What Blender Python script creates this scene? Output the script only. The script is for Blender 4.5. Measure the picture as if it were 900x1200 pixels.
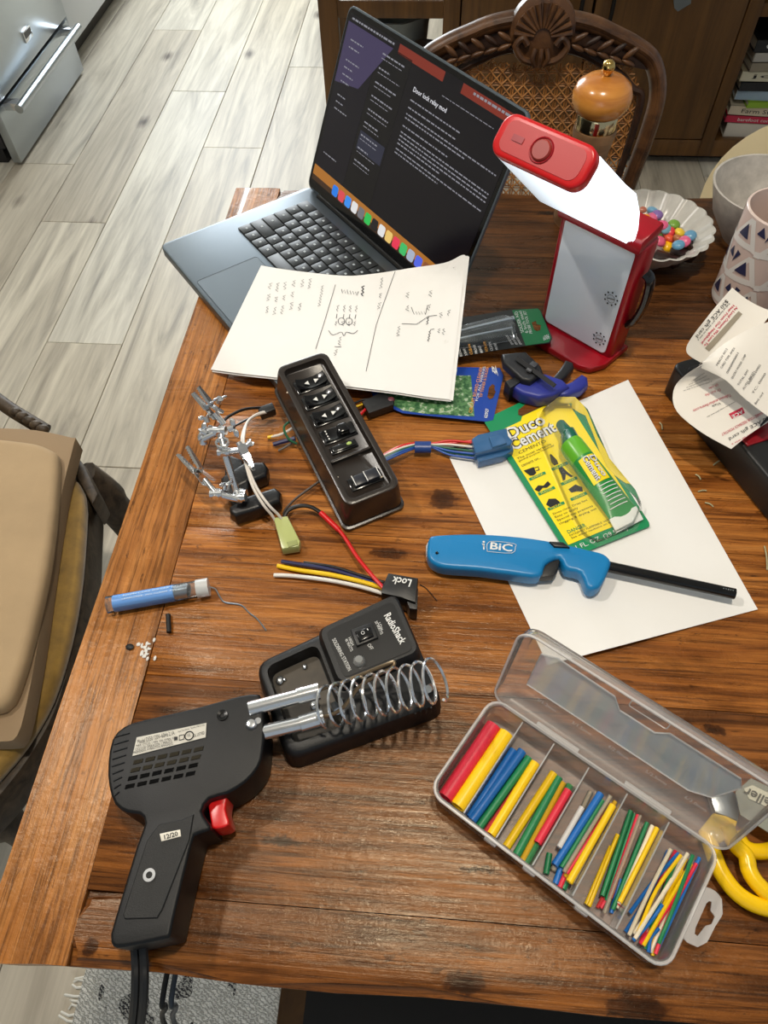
import bpy, bmesh, math, random
from mathutils import Vector as V, Matrix
random.seed(11)
for o in list(bpy.data.objects): bpy.data.objects.remove(o)
SC = bpy.context.scene; COL = SC.collection
T = 0.75                                   # height of the table top
# ------------------------------------------------------------------ camera
CAM = V((0, 0, 1.3313)); FPX = 835.0
_p, _r, _y = math.radians(55.35), math.radians(-2.16), math.radians(-6.03)
FW = V((math.sin(_y)*math.cos(_p), math.cos(_y)*math.cos(_p), -math.sin(_p)))
R0 = V((math.cos(_y), -math.sin(_y), 0)); U0 = R0.cross(FW)
RT = math.cos(_r)*R0+math.sin(_r)*U0; UP = -math.sin(_r)*R0+math.cos(_r)*U0
cd = bpy.data.cameras.new('camera'); co = bpy.data.objects.new('camera', cd); COL.objects.link(co)
cd.sensor_fit = 'VERTICAL'; cd.sensor_height = 24; cd.lens = FPX/1200*24; cd.clip_start = .02
co.matrix_world = Matrix(((RT.x, UP.x, -FW.x, CAM.x), (RT.y, UP.y, -FW.y, CAM.y), (RT.z, UP.z, -FW.z, CAM.z), (0, 0, 0, 1)))
SC.camera = co
SC.view_settings.view_transform = 'Standard'; SC.view_settings.look = 'None'
SC.view_settings.gamma = 1; SC.view_settings.use_curve_mapping = False
SC.view_settings.exposure = 0.0
# ------------------------------------------------------------------ world and lights
wd = bpy.data.worlds.new('world'); SC.world = wd; wd.use_nodes = True
wd.node_tree.nodes['Background'].inputs[0].default_value = (.80, .90, 1.0, 1)
wd.node_tree.nodes['Background'].inputs[1].default_value = .38
def area(name, loc, target, sx, sy, power, col):
    l = bpy.data.lights.new(name, 'AREA'); l.shape = 'RECTANGLE'; l.size = sx; l.size_y = sy; l.energy = power; l.color = col
    o = bpy.data.objects.new(name, l); COL.objects.link(o); o.location = loc
    o.rotation_euler = (V(target)-V(loc)).to_track_quat('-Z', 'Y').to_euler(); return o
area('window_daylight', (-1.45, 4.38, 1.55), (-1.35, 0, .6), 1.5, 1.3, 92, (.90, .96, 1.0))
def spot(name, loc, power, col, r=.05):
    l = bpy.data.lights.new(name, 'SPOT'); l.energy = power; l.color = col; l.shadow_soft_size = r; l.spot_size = math.radians(110); l.spot_blend = .6
    o = bpy.data.objects.new(name, l); COL.objects.link(o); o.location = loc; return o
spot('downlight_bulb', (.08, .30, 2.40), 54, (1.0, .90, .74))
spot('downlight_bulb', (-.95, .55, 2.40), 50, (1.0, .94, .86))

# ------------------------------------------------------------------ pixel -> place
def ray(u, v): return FW+(u-450)/FPX*RT-(v-600)/FPX*UP
def P(u, v, z=T):
    d = ray(u, v); return CAM+d*((z-CAM.z)/d.z)
def PX(u, v, x):
    d = ray(u, v); return CAM+d*(x/d.x)
def PY(u, v, y):
    d = ray(u, v); return CAM+d*(y/d.y)
def onplane(u, v, p0, n):
    d = ray(u, v); return CAM+d*((p0-CAM).dot(n)/d.dot(n))
Z = V((0, 0, 1))
# ------------------------------------------------------------------ materials
def lin(c):
    return tuple(((x/255)/12.92 if x/255 <= .04045 else ((x/255+.055)/1.055)**2.4) for x in c)
class G:
    def __init__(s, name):
        s.m = bpy.data.materials.new(name); s.m.use_nodes = True
        s.N = s.m.node_tree.nodes; s.L = s.m.node_tree.links; s.b = s.N['Principled BSDF']; s.out = s.N['Material Output']
    def n(s, t, **k):
        x = s.N.new(t)
        for a, b in k.items(): setattr(x, a, b)
        return x
    def pos(s, world=True):
        if world: return s.n('ShaderNodeNewGeometry').outputs['Position']
        return s.n('ShaderNodeTexCoord').outputs['Object']
    def map(s, vec, sc, loc=None):
        x = s.n('ShaderNodeMapping'); s.L.new(vec, x.inputs[0]); x.inputs['Scale'].default_value = sc
        if loc is not None:
            if hasattr(loc, 'is_output'): s.L.new(loc, x.inputs['Location'])
            else: x.inputs['Location'].default_value = loc
        return x.outputs[0]
    def noise(s, vec, scale, detail=4, rough=.5, dist=0):
        x = s.n('ShaderNodeTexNoise'); s.L.new(vec, x.inputs['Vector'])
        x.inputs['Scale'].default_value = scale; x.inputs['Detail'].default_value = detail
        x.inputs['Roughness'].default_value = rough; x.inputs['Distortion'].default_value = dist
        return x.outputs['Fac']
    def ramp(s, fac, stops):
        x = s.n('ShaderNodeValToRGB'); s.L.new(fac, x.inputs[0]); e = x.color_ramp.elements
        while len(e) < len(stops): e.new(.5)
        for i, (p, c) in enumerate(stops):
            e[i].position = p; e[i].color = (*c, 1) if len(c) == 3 else c
        return x.outputs[0]
    def mix(s, fac, a, b, mode='MIX'):
        x = s.n('ShaderNodeMix', data_type='RGBA', blend_type=mode)
        for sock, val in ((x.inputs[0], fac), (x.inputs[6], a), (x.inputs[7], b)):
            if hasattr(val, 'is_output'): s.L.new(val, sock)
            elif isinstance(val, (int, float)): sock.default_value = val
            else: sock.default_value = (*val, 1)
        return x.outputs[2]
    def math(s, op, a, b=None):
        x = s.n('ShaderNodeMath', operation=op)
        for i, val in enumerate((a, b)):
            if val is None: continue
            if hasattr(val, 'is_output'): s.L.new(val, x.inputs[i])
            else: x.inputs[i].default_value = val
        return x.outputs[0]
    def rnd(s): return s.n('ShaderNodeObjectInfo').outputs['Random']
    def comb(s, x, y, z):
        c = s.n('ShaderNodeCombineXYZ')
        for i, val in enumerate((x, y, z)):
            if hasattr(val, 'is_output'): s.L.new(val, c.inputs[i])
            else: c.inputs[i].default_value = val
        return c.outputs[0]
    def bump(s, h, strength=.3, dist=.002):
        x = s.n('ShaderNodeBump'); x.inputs['Strength'].default_value = strength; x.inputs['Distance'].default_value = dist
        s.L.new(h, x.inputs['Height']); s.L.new(x.outputs[0], s.b.inputs['Normal'])
    def set(s, **k):
        for a, val in k.items():
            i = s.b.inputs[{'col': 'Base Color', 'rough': 'Roughness', 'metal': 'Metallic', 'spec': 'Specular IOR Level', 'coat': 'Coat Weight',
                            'trans': 'Transmission Weight', 'ior': 'IOR', 'alpha': 'Alpha', 'emis': 'Emission Color', 'estr': 'Emission Strength', 'sub': 'Subsurface Weight', 'sheen': 'Sheen Weight', 'coatr': 'Coat Roughness'}[a]]
            if hasattr(val, 'is_output'): s.L.new(val, i)
            elif isinstance(val, tuple): i.default_value = (*val, 1)
            else: i.default_value = val
        return s
def M(name, rgb, rough=.5, metal=0, noise=None, bump=None, **k):
    g = G(name); c = lin(rgb); g.set(rough=rough, metal=metal, **k)
    if noise:
        f = g.noise(g.pos(), noise[0], 5, .6); d = noise[1]
        g.set(col=g.ramp(f, [(.3, tuple(x*(1-d) for x in c)), (.7, tuple(min(1, x*(1+d)) for x in c))]))
    else: g.set(col=c)
    if bump: g.bump(g.noise(g.pos(), bump[0], 4, .6), bump[1], .001)
    return g.m
def clear(name, rgb=(255, 255, 255), base=.18, rough=.08, tint=(255, 255, 255), gloss=.12):
    """thin clear or frosted plastic: see-through, a little milky, with a sheen"""
    g = G(name); tr = g.n('ShaderNodeBsdfTransparent'); tr.inputs[0].default_value = (*lin(tint), 1)
    g.set(col=lin(rgb), rough=rough)
    gl = g.n('ShaderNodeBsdfGlossy'); gl.inputs['Roughness'].default_value = rough
    m1 = g.n('ShaderNodeMixShader'); m1.inputs[0].default_value = base
    g.L.new(tr.outputs[0], m1.inputs[1]); g.L.new(g.b.outputs[0], m1.inputs[2])
    fr = g.n('ShaderNodeLayerWeight'); fr.inputs[0].default_value = gloss
    m2 = g.n('ShaderNodeMixShader'); g.L.new(fr.outputs['Fresnel'], m2.inputs[0])
    g.L.new(m1.outputs[0], m2.inputs[1]); g.L.new(gl.outputs[0], m2.inputs[2]); g.L.new(m2.outputs[0], g.out.inputs[0]); return g.m
KNOTS = [(519, 585, .013, .011), (545, 1152, .013, .006), (455, 648, .016, .005), (845, 655, .007, .004), (105, 1112, .004, .005), (838, 856, .008, .004), (690, 326, .010, .005), (748, 1182, .018, .007), (640, 250, .012, .004), (60, 830, .003, .002), (560, 1020, .012, .002), (330, 985, .012, .003), (205, 1040, .014, .004), (600, 470, .006, .003)]
def wood_table(name, along, stops, dark=.55, rough=.36, knots=True):
    g = G(name); p = g.pos(); r = g.rnd(); off = g.comb(g.math('MULTIPLY', r, 7.3), g.math('MULTIPLY', r, 13.1), 0)
    ax = (lambda a, c: (a, c, c)) if along == 'x' else (lambda a, c: (c, a, c))
    w = g.noise(g.map(p, ax(2.6, 34), off), 1, 9, .66, 1.5)
    fine = g.noise(g.map(p, ax(11, 330), off), 1, 5, .68, .8)
    lines_ = g.noise(g.map(p, ax(5, 150), off), 1, 6, .6, 1.6)
    blot = g.noise(g.map(p, (5.2, 9, 9), off), 1, 7, .68, .9)
    spk = g.noise(g.map(p, ax(60, 170)), 1, 3, .6, .5)
    col = g.ramp(w, stops)
    col = g.mix(.85, col, g.ramp(fine, [(.36, (.34, .29, .25)), (.50, (.95, .94, .93)), (.72, (1.25, 1.22, 1.16))]), 'MULTIPLY')
    col = g.mix(.8, col, g.ramp(lines_, [(.34, (.32, .26, .22)), (.44, (.92, .90, .88)), (.7, (1.12, 1.1, 1.05))]), 'MULTIPLY')
    col = g.mix(dark, col, g.ramp(blot, [(.34, (.30, .25, .21)), (.48, (.85, .82, .80)), (.66, (1.22, 1.2, 1.15))]), 'MULTIPLY')
    col = g.mix(.7, col, g.ramp(spk, [(.29, (.2, .15, .12)), (.36, (1, 1, 1))]), 'MULTIPLY')
    if knots:
        wob = g.n('ShaderNodeTexNoise'); g.L.new(p, wob.inputs['Vector']); wob.inputs['Scale'].default_value = 140; wob.inputs['Detail'].default_value = 4
        wv_ = g.n('ShaderNodeVectorMath', operation='MULTIPLY_ADD'); g.L.new(wob.outputs['Color'], wv_.inputs[0]); wv_.inputs[1].default_value = (.016, .010, 0); g.L.new(p, wv_.inputs[2]); q = wv_.outputs[0]
        for u, v, rx, ry in KNOTS:
            c = P(u, v)+V((.008, .005, 0)); d = g.n('ShaderNodeVectorMath', operation='SUBTRACT'); g.L.new(q, d.inputs[0]); d.inputs[1].default_value = (c.x, c.y, c.z)
            m2 = g.n('ShaderNodeVectorMath', operation='MULTIPLY'); g.L.new(d.outputs[0], m2.inputs[0]); m2.inputs[1].default_value = (1/rx, 1/ry, 0)
            l = g.n('ShaderNodeVectorMath', operation='LENGTH'); g.L.new(m2.outputs[0], l.inputs[0])
            col = g.mix(1, col, g.ramp(g.math('MULTIPLY', l.outputs['Value'], .25), [(.10, (.16, .13, .11)), (.24, (.30, .25, .22)), (.30, (.8, .78, .76)), (.42, (1, 1, 1))]), 'MULTIPLY')
    col = g.mix(1, col, (.88, .80, .78), 'MULTIPLY')
    g.set(col=col, rough=g.ramp(blot, [(.3, (rough-.19,)*3), (.7, (rough+.0,)*3)]), spec=.42); g.b.inputs['Specular Tint'].default_value = (1, .86, .66, 1)
    h = g.math('ADD', g.math('MULTIPLY', lines_, .8), g.math('MULTIPLY', fine, .5))
    h = g.math('ADD', h, g.math('MULTIPLY', g.noise(p, 120, 4, .6), .8))
    g.bump(h, .40, .0014); return g.m
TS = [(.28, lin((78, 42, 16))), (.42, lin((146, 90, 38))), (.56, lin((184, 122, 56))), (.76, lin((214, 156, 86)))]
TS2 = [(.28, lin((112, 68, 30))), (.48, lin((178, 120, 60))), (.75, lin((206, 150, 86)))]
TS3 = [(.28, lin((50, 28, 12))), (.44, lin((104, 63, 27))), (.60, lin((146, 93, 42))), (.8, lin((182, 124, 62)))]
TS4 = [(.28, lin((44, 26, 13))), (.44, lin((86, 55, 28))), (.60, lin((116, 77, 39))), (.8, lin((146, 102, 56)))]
m_tab = wood_table('table_pine', 'x', TS); m_tabd = wood_table('table_pine_dark', 'x', TS3, .7); m_tabf = wood_table('table_pine_shaded', 'x', TS4, .6, .42); m_bread = wood_table('table_end_pine', 'y', TS2, .35, knots=False)  # the far boards' dimmer light is put into a darker pine colour
def floor_mat():
    g = G('grey_oak_plank'); p = g.pos(); r = g.rnd(); off = g.comb(g.math('MULTIPLY', r, 31), g.math('MULTIPLY', r, 17), 0)
    w = g.noise(g.map(p, (13, 1.1, 1), off), 1, 7, .6, 1.4); f = g.noise(g.map(p, (90, 5, 1), off), 1, 4, .6, .4)
    base = g.ramp(r, [(0, lin((206, 197, 178))), (.35, lin((224, 219, 204))), (.65, lin((188, 178, 160))), (1, lin((216, 208, 190)))])
    col = g.mix(.85, base, g.ramp(w, [(.30, (.42, .41, .42)), (.44, (.76, .75, .74)), (.58, (1, 1, 1)), (.8, (1.1, 1.1, 1.08))]), 'MULTIPLY')
    col = g.mix(.5, col, g.ramp(f, [(.3, (.72, .71, .70)), (.6, (1.05, 1.05, 1.05))]), 'MULTIPLY')
    vo = g.n('ShaderNodeTexVoronoi'); g.L.new(g.map(p, (4.6, 2.3, 1), off), vo.inputs['Vector']); vo.inputs['Scale'].default_value = 1
    k = g.math('ADD', vo.outputs['Distance'], g.math('MULTIPLY', g.math('SUBTRACT', f, .5), .13))
    col = g.mix(1, col, g.ramp(k, [(.025, (.20, .18, .17)), (.065, (.58, .56, .56)), (.13, (1, 1, 1))]), 'MULTIPLY')
    g.set(col=col, rough=.46, spec=.4); g.bump(g.math('ADD', w, f), .18, .0012); return g.m
m_floor = floor_mat()
def wood_simple(name, c1, c2, sc=(40, 40, 4), rough=.45, spec=.4):
    g = G(name); p = g.pos(); w = g.noise(g.map(p, sc), 1, 6, .6, .8)
    g.set(col=g.ramp(w, [(.32, lin(c1)), (.68, lin(c2))]), rough=rough, spec=spec); g.bump(w, .25, .001); return g.m
m_cab = wood_simple('cabinet_oak', (74, 48, 20), (110, 75, 35), (26, 26, 2.2), .42)
m_chairw = wood_simple('carved_walnut', (52, 32, 20), (104, 70, 42), (30, 30, 30), .38)
m_chaird = wood_simple('carved_recess', (30, 17, 10), (60, 36, 20), (40, 40, 40), .5)
m_cane = wood_simple('cane', (120, 76, 34), (186, 128, 66), (60, 60, 60), .5)
m_black = M('black_plastic', (22, 22, 23), .42, bump=(900, .12)); m_blackg = M('black_gloss_plastic', (14, 14, 15), .16)
m_rubber = M('black_rubber', (20, 20, 21), .6); m_chrome = M('chrome', (226, 228, 230), .16, .92); m_steel = M('brushed_steel', (176, 184, 190), .3, 1, bump=(300, .06))
m_white = M('white_plastic', (236, 236, 232), .4); m_paper = M('white_paper', (238, 236, 232), .8, noise=(9, .02)); m_ink = M('ink', (38, 38, 46), .7)
m_wtext = M('white_print', (225, 225, 222), .6); m_ktext = M('black_print', (22, 22, 24), .6); m_redtext = M('red_print', (196, 40, 70), .6)
m_red = M('red_wire', (214, 24, 28), .35); m_yel = M('yellow_plastic', (250, 205, 10), .35); m_blue = M('blue_plastic', (22, 108, 190), .4); m_green = M('green_plastic', (26, 128, 78), .4)
m_pink = M('red_tube', (222, 40, 66), .45); m_cream = M('cream_tube', (238, 226, 200), .5); m_navy = M('navy_wire', (28, 32, 82), .4); m_copper = M('copper', (190, 110, 70), .3, 1)
m_ctube = clear('clear_tube', (235, 225, 205), .30, .1, (246, 240, 228), .35); m_cred = clear('clear_red_tube', (226, 70, 70), .6, .1, (250, 190, 180), .3)
m_cgreen = clear('clear_green_tube', (70, 150, 90), .6, .1, (190, 225, 190), .3); m_cyel = clear('clear_yellow_tube', (238, 190, 40), .6, .1, (250, 230, 160), .3)
m_gold = M('brass', (214, 178, 104), .16, 1)
# ------------------------------------------------------------------ mesh helpers
WM = {}
def B(): return bmesh.new()
def finish(b, name, mat, smooth):
    bmesh.ops.recalc_face_normals(b, faces=b.faces)
    me = bpy.data.meshes.new(name); b.to_mesh(me); b.free()
    if smooth:
        me.polygons.foreach_set('use_smooth', [True]*len(me.polygons)); me.set_sharp_from_angle(angle=math.radians(smooth if smooth is not True else 40))
    if mat is not None: me.materials.append(mat)
    return me
def thing(name, label, cat, loc=(0, 0, 0), rz=0, rx=0, group=None, kind=None):
    o = bpy.data.objects.new(name, None); COL.objects.link(o); o.empty_display_size = .02
    o.location = loc; o.rotation_euler = (rx, 0, rz); WM[o] = Matrix.Translation(V(loc)) @ Matrix.Rotation(rz, 4, 'Z') @ Matrix.Rotation(rx, 4, 'X')
    if kind: o['kind'] = kind
    if label: o['label'] = label; 
    if cat: o['category'] = cat
    if group: o['group'] = group
    return o
def part(name, b, mat, parent, smooth=True, local=False, label=None, kind=None):
    """one mesh under its thing; vertices are world places unless local"""
    me = finish(b, name, mat, smooth) if isinstance(b, bmesh.types.BMesh) else b
    if not local: me.transform(WM[parent].inverted())
    o = bpy.data.objects.new(name, me); COL.objects.link(o); o.parent = parent; WM[o] = WM[parent]
    if label: o['label'] = label
    if kind: o['kind'] = kind
    return o
def solo(name, b, mat, label, cat, group=None, kind=None, smooth=True):
    me = finish(b, name, mat, smooth)
    xs = [v.co for v in me.vertices]; lo = V([min(c[i] for c in xs) for i in range(3)]); hi = V([max(c[i] for c in xs) for i in range(3)])
    c = V(((lo.x+hi.x)/2, (lo.y+hi.y)/2, lo.z)); me.transform(Matrix.Translation(-c))
    o = bpy.data.objects.new(name, me); COL.objects.link(o); o.location = c; WM[o] = Matrix.Translation(c)
    if label: o['label'] = label
    if cat: o['category'] = cat
    if group: o['group'] = group
    if kind: o['kind'] = kind
    return o
def bev(b, verts, w, seg=2, fil=None):
    if w <= 0: return
    vs = set(verts); es = [e for e in b.edges if e.verts[0] in vs and e.verts[1] in vs and (fil is None or fil(e))]
    bmesh.ops.bevel(b, geom=es, offset=w, segments=seg, affect='EDGES', profile=.5, clamp_overlap=True)
def box(b, c, s, w=0, seg=2, mat=None):
    m = (mat or Matrix()) @ Matrix.Translation(V(c)) @ Matrix.Diagonal((*s, 1))
    r = bmesh.ops.create_cube(b, size=1, matrix=m); bev(b, r['verts'], w, seg); return b
def prism(b, top, h, w=0, seg=2, down=Z, flare=0, wv=0):
    """polygon (list of V) as top face, walls h deep against `down`; w rounds the rims, wv the upright edges"""
    c = sum(top, V())/len(top)
    tv = [b.verts.new(p) for p in top]; bv = [b.verts.new(p-down*h+(p-c).normalized()*flare) for p in top]
    n = len(top); b.faces.new(tv); b.faces.new(bv[::-1])
    for i in range(n): b.faces.new((tv[i], bv[i], bv[(i+1) % n], tv[(i+1) % n]))
    if wv:
        es = [e for e in b.edges if (e.verts[0] in tv and e.verts[1] in bv) or (e.verts[1] in tv and e.verts[0] in bv)]
        r = bmesh.ops.bevel(b, geom=es, offset=wv, segments=4, affect='EDGES', profile=.5, clamp_overlap=True)
    if w:
        b.normal_update(); es = [e for e in b.edges if len(e.link_faces) == 2 and abs(abs(e.link_faces[0].normal.dot(down))-abs(e.link_faces[1].normal.dot(down))) > .5]
        bmesh.ops.bevel(b, geom=es, offset=w, segments=seg, affect='EDGES', profile=.5, clamp_overlap=True)
    return b
def pp(pts, z): return [P(u, v, z) for u, v in pts]
def cat(pts, n=6, closed=False):
    """smooth curve through points"""
    pts = [V(p) for p in pts]; m = len(pts); out = []
    if m < 3: return pts
    rng = range(m if closed else m-1)
    for i in rng:
        g = (lambda k: pts[k % m]) if closed else (lambda k: pts[min(max(k, 0), m-1)])
        a, b_, c, d = g(i-1), g(i), g(i+1), g(i+2)
        for k in range(n):
            t = k/n; out.append(.5*((2*b_)+(c-a)*t+(2*a-5*b_+4*c-d)*t*t+(3*b_-a-3*c+d)*t**3))
    if not closed: out.append(pts[-1])
    return out
def tube(b, pts, r, seg=8, closed=False, caps=True, flat=None):
    pts = [V(p) for p in pts]; n = len(pts)
    rs = r if isinstance(r, (list, tuple)) else [r]*n
    tg = []
    for i in range(n):
        a = pts[(i-1) % n] if (closed or i > 0) else pts[0]; c = pts[(i+1) % n] if (closed or i < n-1) else pts[-1]
        t = (c-a); tg.append(t.normalized() if t.length > 1e-9 else V((0, 0, 1)))
    up = V((0, 0, 1)) if abs(tg[0].z) < .9 else V((1, 0, 0))
    x = tg[0].cross(up).normalized(); rings = []
    for i in range(n):
        x = (x-tg[i]*x.dot(tg[i])); x = x.normalized() if x.length > 1e-6 else tg[i].orthogonal().normalized()
        y = tg[i].cross(x); fx, fy = flat if flat else (1, 1)
        rings.append([b.verts.new(pts[i]+(x*math.cos(k*math.tau/seg)*fx+y*math.sin(k*math.tau/seg)*fy)*rs[i]) for k in range(seg)])
    for i in range(n if closed else n-1):
        p, q = rings[i], rings[(i+1) % n]
        for k in range(seg): b.faces.new((p[k], p[(k+1) % seg], q[(k+1) % seg], q[k]))
    if caps and not closed: b.faces.new(rings[0][::-1]); b.faces.new(rings[-1])
    return b
def pipe(b, p0, p1, ro, ri, seg=10):
    """open hollow tube"""
    p0, p1 = V(p0), V(p1); t = (p1-p0).normalized(); x = t.orthogonal().normalized(); y = t.cross(x); R = []
    for p, r in ((p0, ri), (p0, ro), (p1, ro), (p1, ri)):
        R.append([b.verts.new(p+(x*math.cos(k*math.tau/seg)+y*math.sin(k*math.tau/seg))*r) for k in range(seg)])
    for j in range(4):
        for k in range(seg): b.faces.new((R[j][k], R[j][(k+1) % seg], R[(j+1) % 4][(k+1) % seg], R[(j+1) % 4][k]))
    return b
def lathe(b, prof, c=(0, 0, 0), seg=32, closed=False, mat=None, f=None):
    m = mat or Matrix.Translation(V(c)); rings = []
    for r, z in prof:
        if r < 1e-6: rings.append([b.verts.new(m @ V((0, 0, z)))])
        else: rings.append([b.verts.new(m @ V((r*math.cos(k*math.tau/seg)*(f(k*math.tau/seg, r, z) if f else 1), r*math.sin(k*math.tau/seg)*(f(k*math.tau/seg, r, z) if f else 1), z))) for k in range(seg)])
    for i in range(len(rings)-(0 if closed else 1)):
        p, q = rings[i], rings[(i+1) % len(rings)]
        for k in range(seg):
            k2 = (k+1) % seg
            if len(p) == 1 and len(q) == 1: continue
            if len(p) == 1: b.faces.new((p[0], q[k2], q[k]))
            elif len(q) == 1: b.faces.new((p[k], p[k2], q[0]))
            else: b.faces.new((p[k], p[k2], q[k2], q[k]))
    return b
def ball(b, c, s, seg=16, rings=10, mat=None):
    m = Matrix.Translation(V(c)) @ (mat or Matrix()) @ Matrix.Diagonal((*(s if hasattr(s, '__len__') else (s, s, s)), 1))
    bmesh.ops.create_uvsphere(b, u_segments=seg, v_segments=rings, radius=1, matrix=m); return b
def sheet(b, f, nu, nv, th=0):
    g = [[b.verts.new(f(i/nu, j/nv)) for j in range(nv+1)] for i in range(nu+1)]
    fs = [b.faces.new((g[i][j], g[i+1][j], g[i+1][j+1], g[i][j+1])) for i in range(nu) for j in range(nv)]
    if th:      # real paper thickness: a lower layer and a rim
        h = [[b.verts.new(v.co-Z*abs(th)) for v in r] for r in g]
        for i in range(nu):
            for j in range(nv): b.faces.new((h[i][j+1], h[i+1][j+1], h[i+1][j], h[i][j]))
        for i in range(nu): b.faces.new((g[i][0], h[i][0], h[i+1][0], g[i+1][0])); b.faces.new((g[i][nv], g[i+1][nv], h[i+1][nv], h[i][nv]))
        for j in range(nv): b.faces.new((g[0][j], g[0][j+1], h[0][j+1], h[0][j])); b.faces.new((g[nu][j], h[nu][j], h[nu][j+1], g[nu][j+1]))
    return b
def ribbon(b, pts, w, n=Z):
    """flat pen stroke"""
    pts = [V(p) for p in pts]; L = []; Rr = []
    for i, p in enumerate(pts):
        t = (pts[min(i+1, len(pts)-1)]-pts[max(i-1, 0)]); s = t.cross(n)
        s = s.normalized()*w/2 if s.length > 1e-9 else V((w/2, 0, 0)); L.append(b.verts.new(p+s)); Rr.append(b.verts.new(p-s))
    for i in range(len(pts)-1): b.faces.new((L[i], L[i+1], Rr[i+1], Rr[i]))
    return b
def poly(b, pts):
    b.faces.new([b.verts.new(V(p)) for p in pts]); return b
_tc = {}
def text(name, s, o, ex, ey, mat, parent, lift=.0004, bold=.0, label=None, spacing=1.0):
    """flat lettering: its box starts at o and spans ex (width) and ey (height)"""
    key = (s, bold, spacing)
    if key not in _tc:
        cu = bpy.data.curves.new('t', 'FONT'); cu.body = s; cu.offset = bold; cu.space_character = spacing; cu.resolution_u = 2; cu.align_x = 'LEFT'
        ob = bpy.data.objects.new('t', cu); COL.objects.link(ob); bpy.context.view_layer.update()
        me = bpy.data.meshes.new_from_object(ob.evaluated_get(bpy.context.evaluated_depsgraph_get()))
        bpy.data.objects.remove(ob); bpy.data.curves.remove(cu)
        _tc[key] = ([v.co.copy() for v in me.vertices], [tuple(p.vertices) for p in me.polygons]); bpy.data.meshes.remove(me)
    vs, fs = _tc[key]; x0 = min(v.x for v in vs); x1 = max(v.x for v in vs); y0 = min(v.y for v in vs); y1 = max(v.y for v in vs)
    o, ex, ey = V(o), V(ex), V(ey); n = ex.cross(ey).normalized()
    if n.dot(CAM-o) < 0: n = -n
    me = bpy.data.meshes.new(name)
    me.from_pydata([o+ex*((v.x-x0)/max(1e-6, x1-x0))+ey*((v.y-y0)/max(1e-6, y1-y0))+n*lift for v in vs], [], fs); me.materials.append(mat)
    return part(name, me, mat, parent, label=label)
def ptext(name, s, q, z, mat, parent, lift=.0004, bold=.0, label=None):
    """lettering whose lower-left, lower-right and upper-left corners are seen at three pixels on the plane z"""
    a, b_, c = [P(u, v, z) for u, v in q]; return text(name, s, a, b_-a, c-a, mat, parent, lift, bold, label)
def mtx(o, x, y, z):
    return Matrix(((x.x, y.x, z.x, o.x), (x.y, y.y, z.y, o.y), (x.z, y.z, z.z, o.z), (0, 0, 0, 1)))
# ================================================================== the room
fl = thing('floor', None, None, (0, 0, 0), kind='structure')
b = B(); box(b, (0, 1.5, -.012), (5.2, 6.2, .012)); part('underlay', b, M('underlay', (60, 56, 50), .9), fl, False)
PW = .2143; xs0 = -.855
for i in range(-6, 16):
    x0 = xs0+i*PW
    ends = {0: [1.007, 2.447], -1: [1.429, 2.851], -2: [1.984, 3.389], -3: [2.319, .75], -4: [1.6, 2.9]}.get(i, [random.uniform(-.9, .2)+k*1.45 for k in range(4)])
    ys = sorted({-1.5, 4.5} | set(ends))
    e0 = min(ends)
    while e0-1.42 > -1.4: e0 -= 1.42; ys = sorted(set(ys) | {e0})
    for ya, yb in zip(ys, ys[1:]):
        if yb-ya < .02: continue
        b = B(); g = .0009; zt = random.uniform(-.0004, .0004)
        box(b, (x0+PW/2, (ya+yb)/2, -.003+zt), (PW-2*g, yb-ya-2*g, .006), .0012, 1); part('plank', b, m_floor, fl, False)
m_wall = M('painted_wall', (206, 200, 188), .8); m_ceil = M('ceiling_white', (228, 226, 220), .9)
def st(name, parts, mat):
    b = B()
    for c, s in parts: box(b, c, s)
    return solo(name, b, mat, None, None, kind='structure', smooth=False)
st('wall_left', [((-2.2, 1.5, 1.25), (.1, 6.2, 2.5))], m_wall)
# the far wall has a window over the kitchen side
wx0, wx1, wz0, wz1 = -2.15, -.75, .95, 2.15
st('wall_back', [(((-2.25+wx0)/2, 4.65, 1.25), (abs(wx0+2.25), .1, 2.5)), (((wx1+2.6)/2, 4.65, 1.25), (2.6-wx1, .1, 2.5)),
                 (((wx0+wx1)/2, 4.65, wz0/2), (wx1-wx0, .1, wz0)), (((wx0+wx1)/2, 4.65, (wz1+2.5)/2), (wx1-wx0, .1, 2.5-wz1))], m_wall)
w1 = thing('window_1', None, None, ((wx0+wx1)/2, 4.65, wz0), kind='structure'); mx = (wx0+wx1)/2
b = B()
for c, s in [((wx0+.03, 4.65, 1.55), (.06, .08, 1.2)), ((wx1-.03, 4.65, 1.55), (.06, .08, 1.2)), ((mx, 4.65, .98), (1.28, .08, .06)), ((mx, 4.65, 2.12), (1.28, .08, .06)), ((mx, 4.65, 1.55), (.05, .08, 1.08))]: box(b, c, s)
part('window_frame', b, m_white, w1, False)
for sx in (-1, 1):
    b = B(); box(b, (mx+sx*.33, 4.65, 1.55), (.6, .006, 1.08)); part('pane', b, clear('window_glass', base=.03), w1, False)
st('ceiling', [((.2, 1.5, 2.52), (4.9, 6.2, .04))], m_ceil)
for x, y, l in [(.08, .30, 'recessed ceiling downlight above the dining table'), (-.95, .55, 'recessed ceiling downlight above the aisle beside the table')]:
    t = thing('downlight', l, 'light', (x, y, 2.5), group='ceiling downlights')
    b = B(); lathe(b, [(.058, .0), (.085, 0), (.085, -.008), (.06, -.012), (.058, -.0)], seg=28, closed=True); part('trim_ring', b, m_white, t, local=True)
    b = B(); lathe(b, [(0, -.004), (.057, -.004), (.057, -.001), (0, -.001)], seg=24); part('lens', b, M('lens', (255, 240, 215), .5, emis=lin((255, 230, 190)), estr=3), t, local=True)
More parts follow.
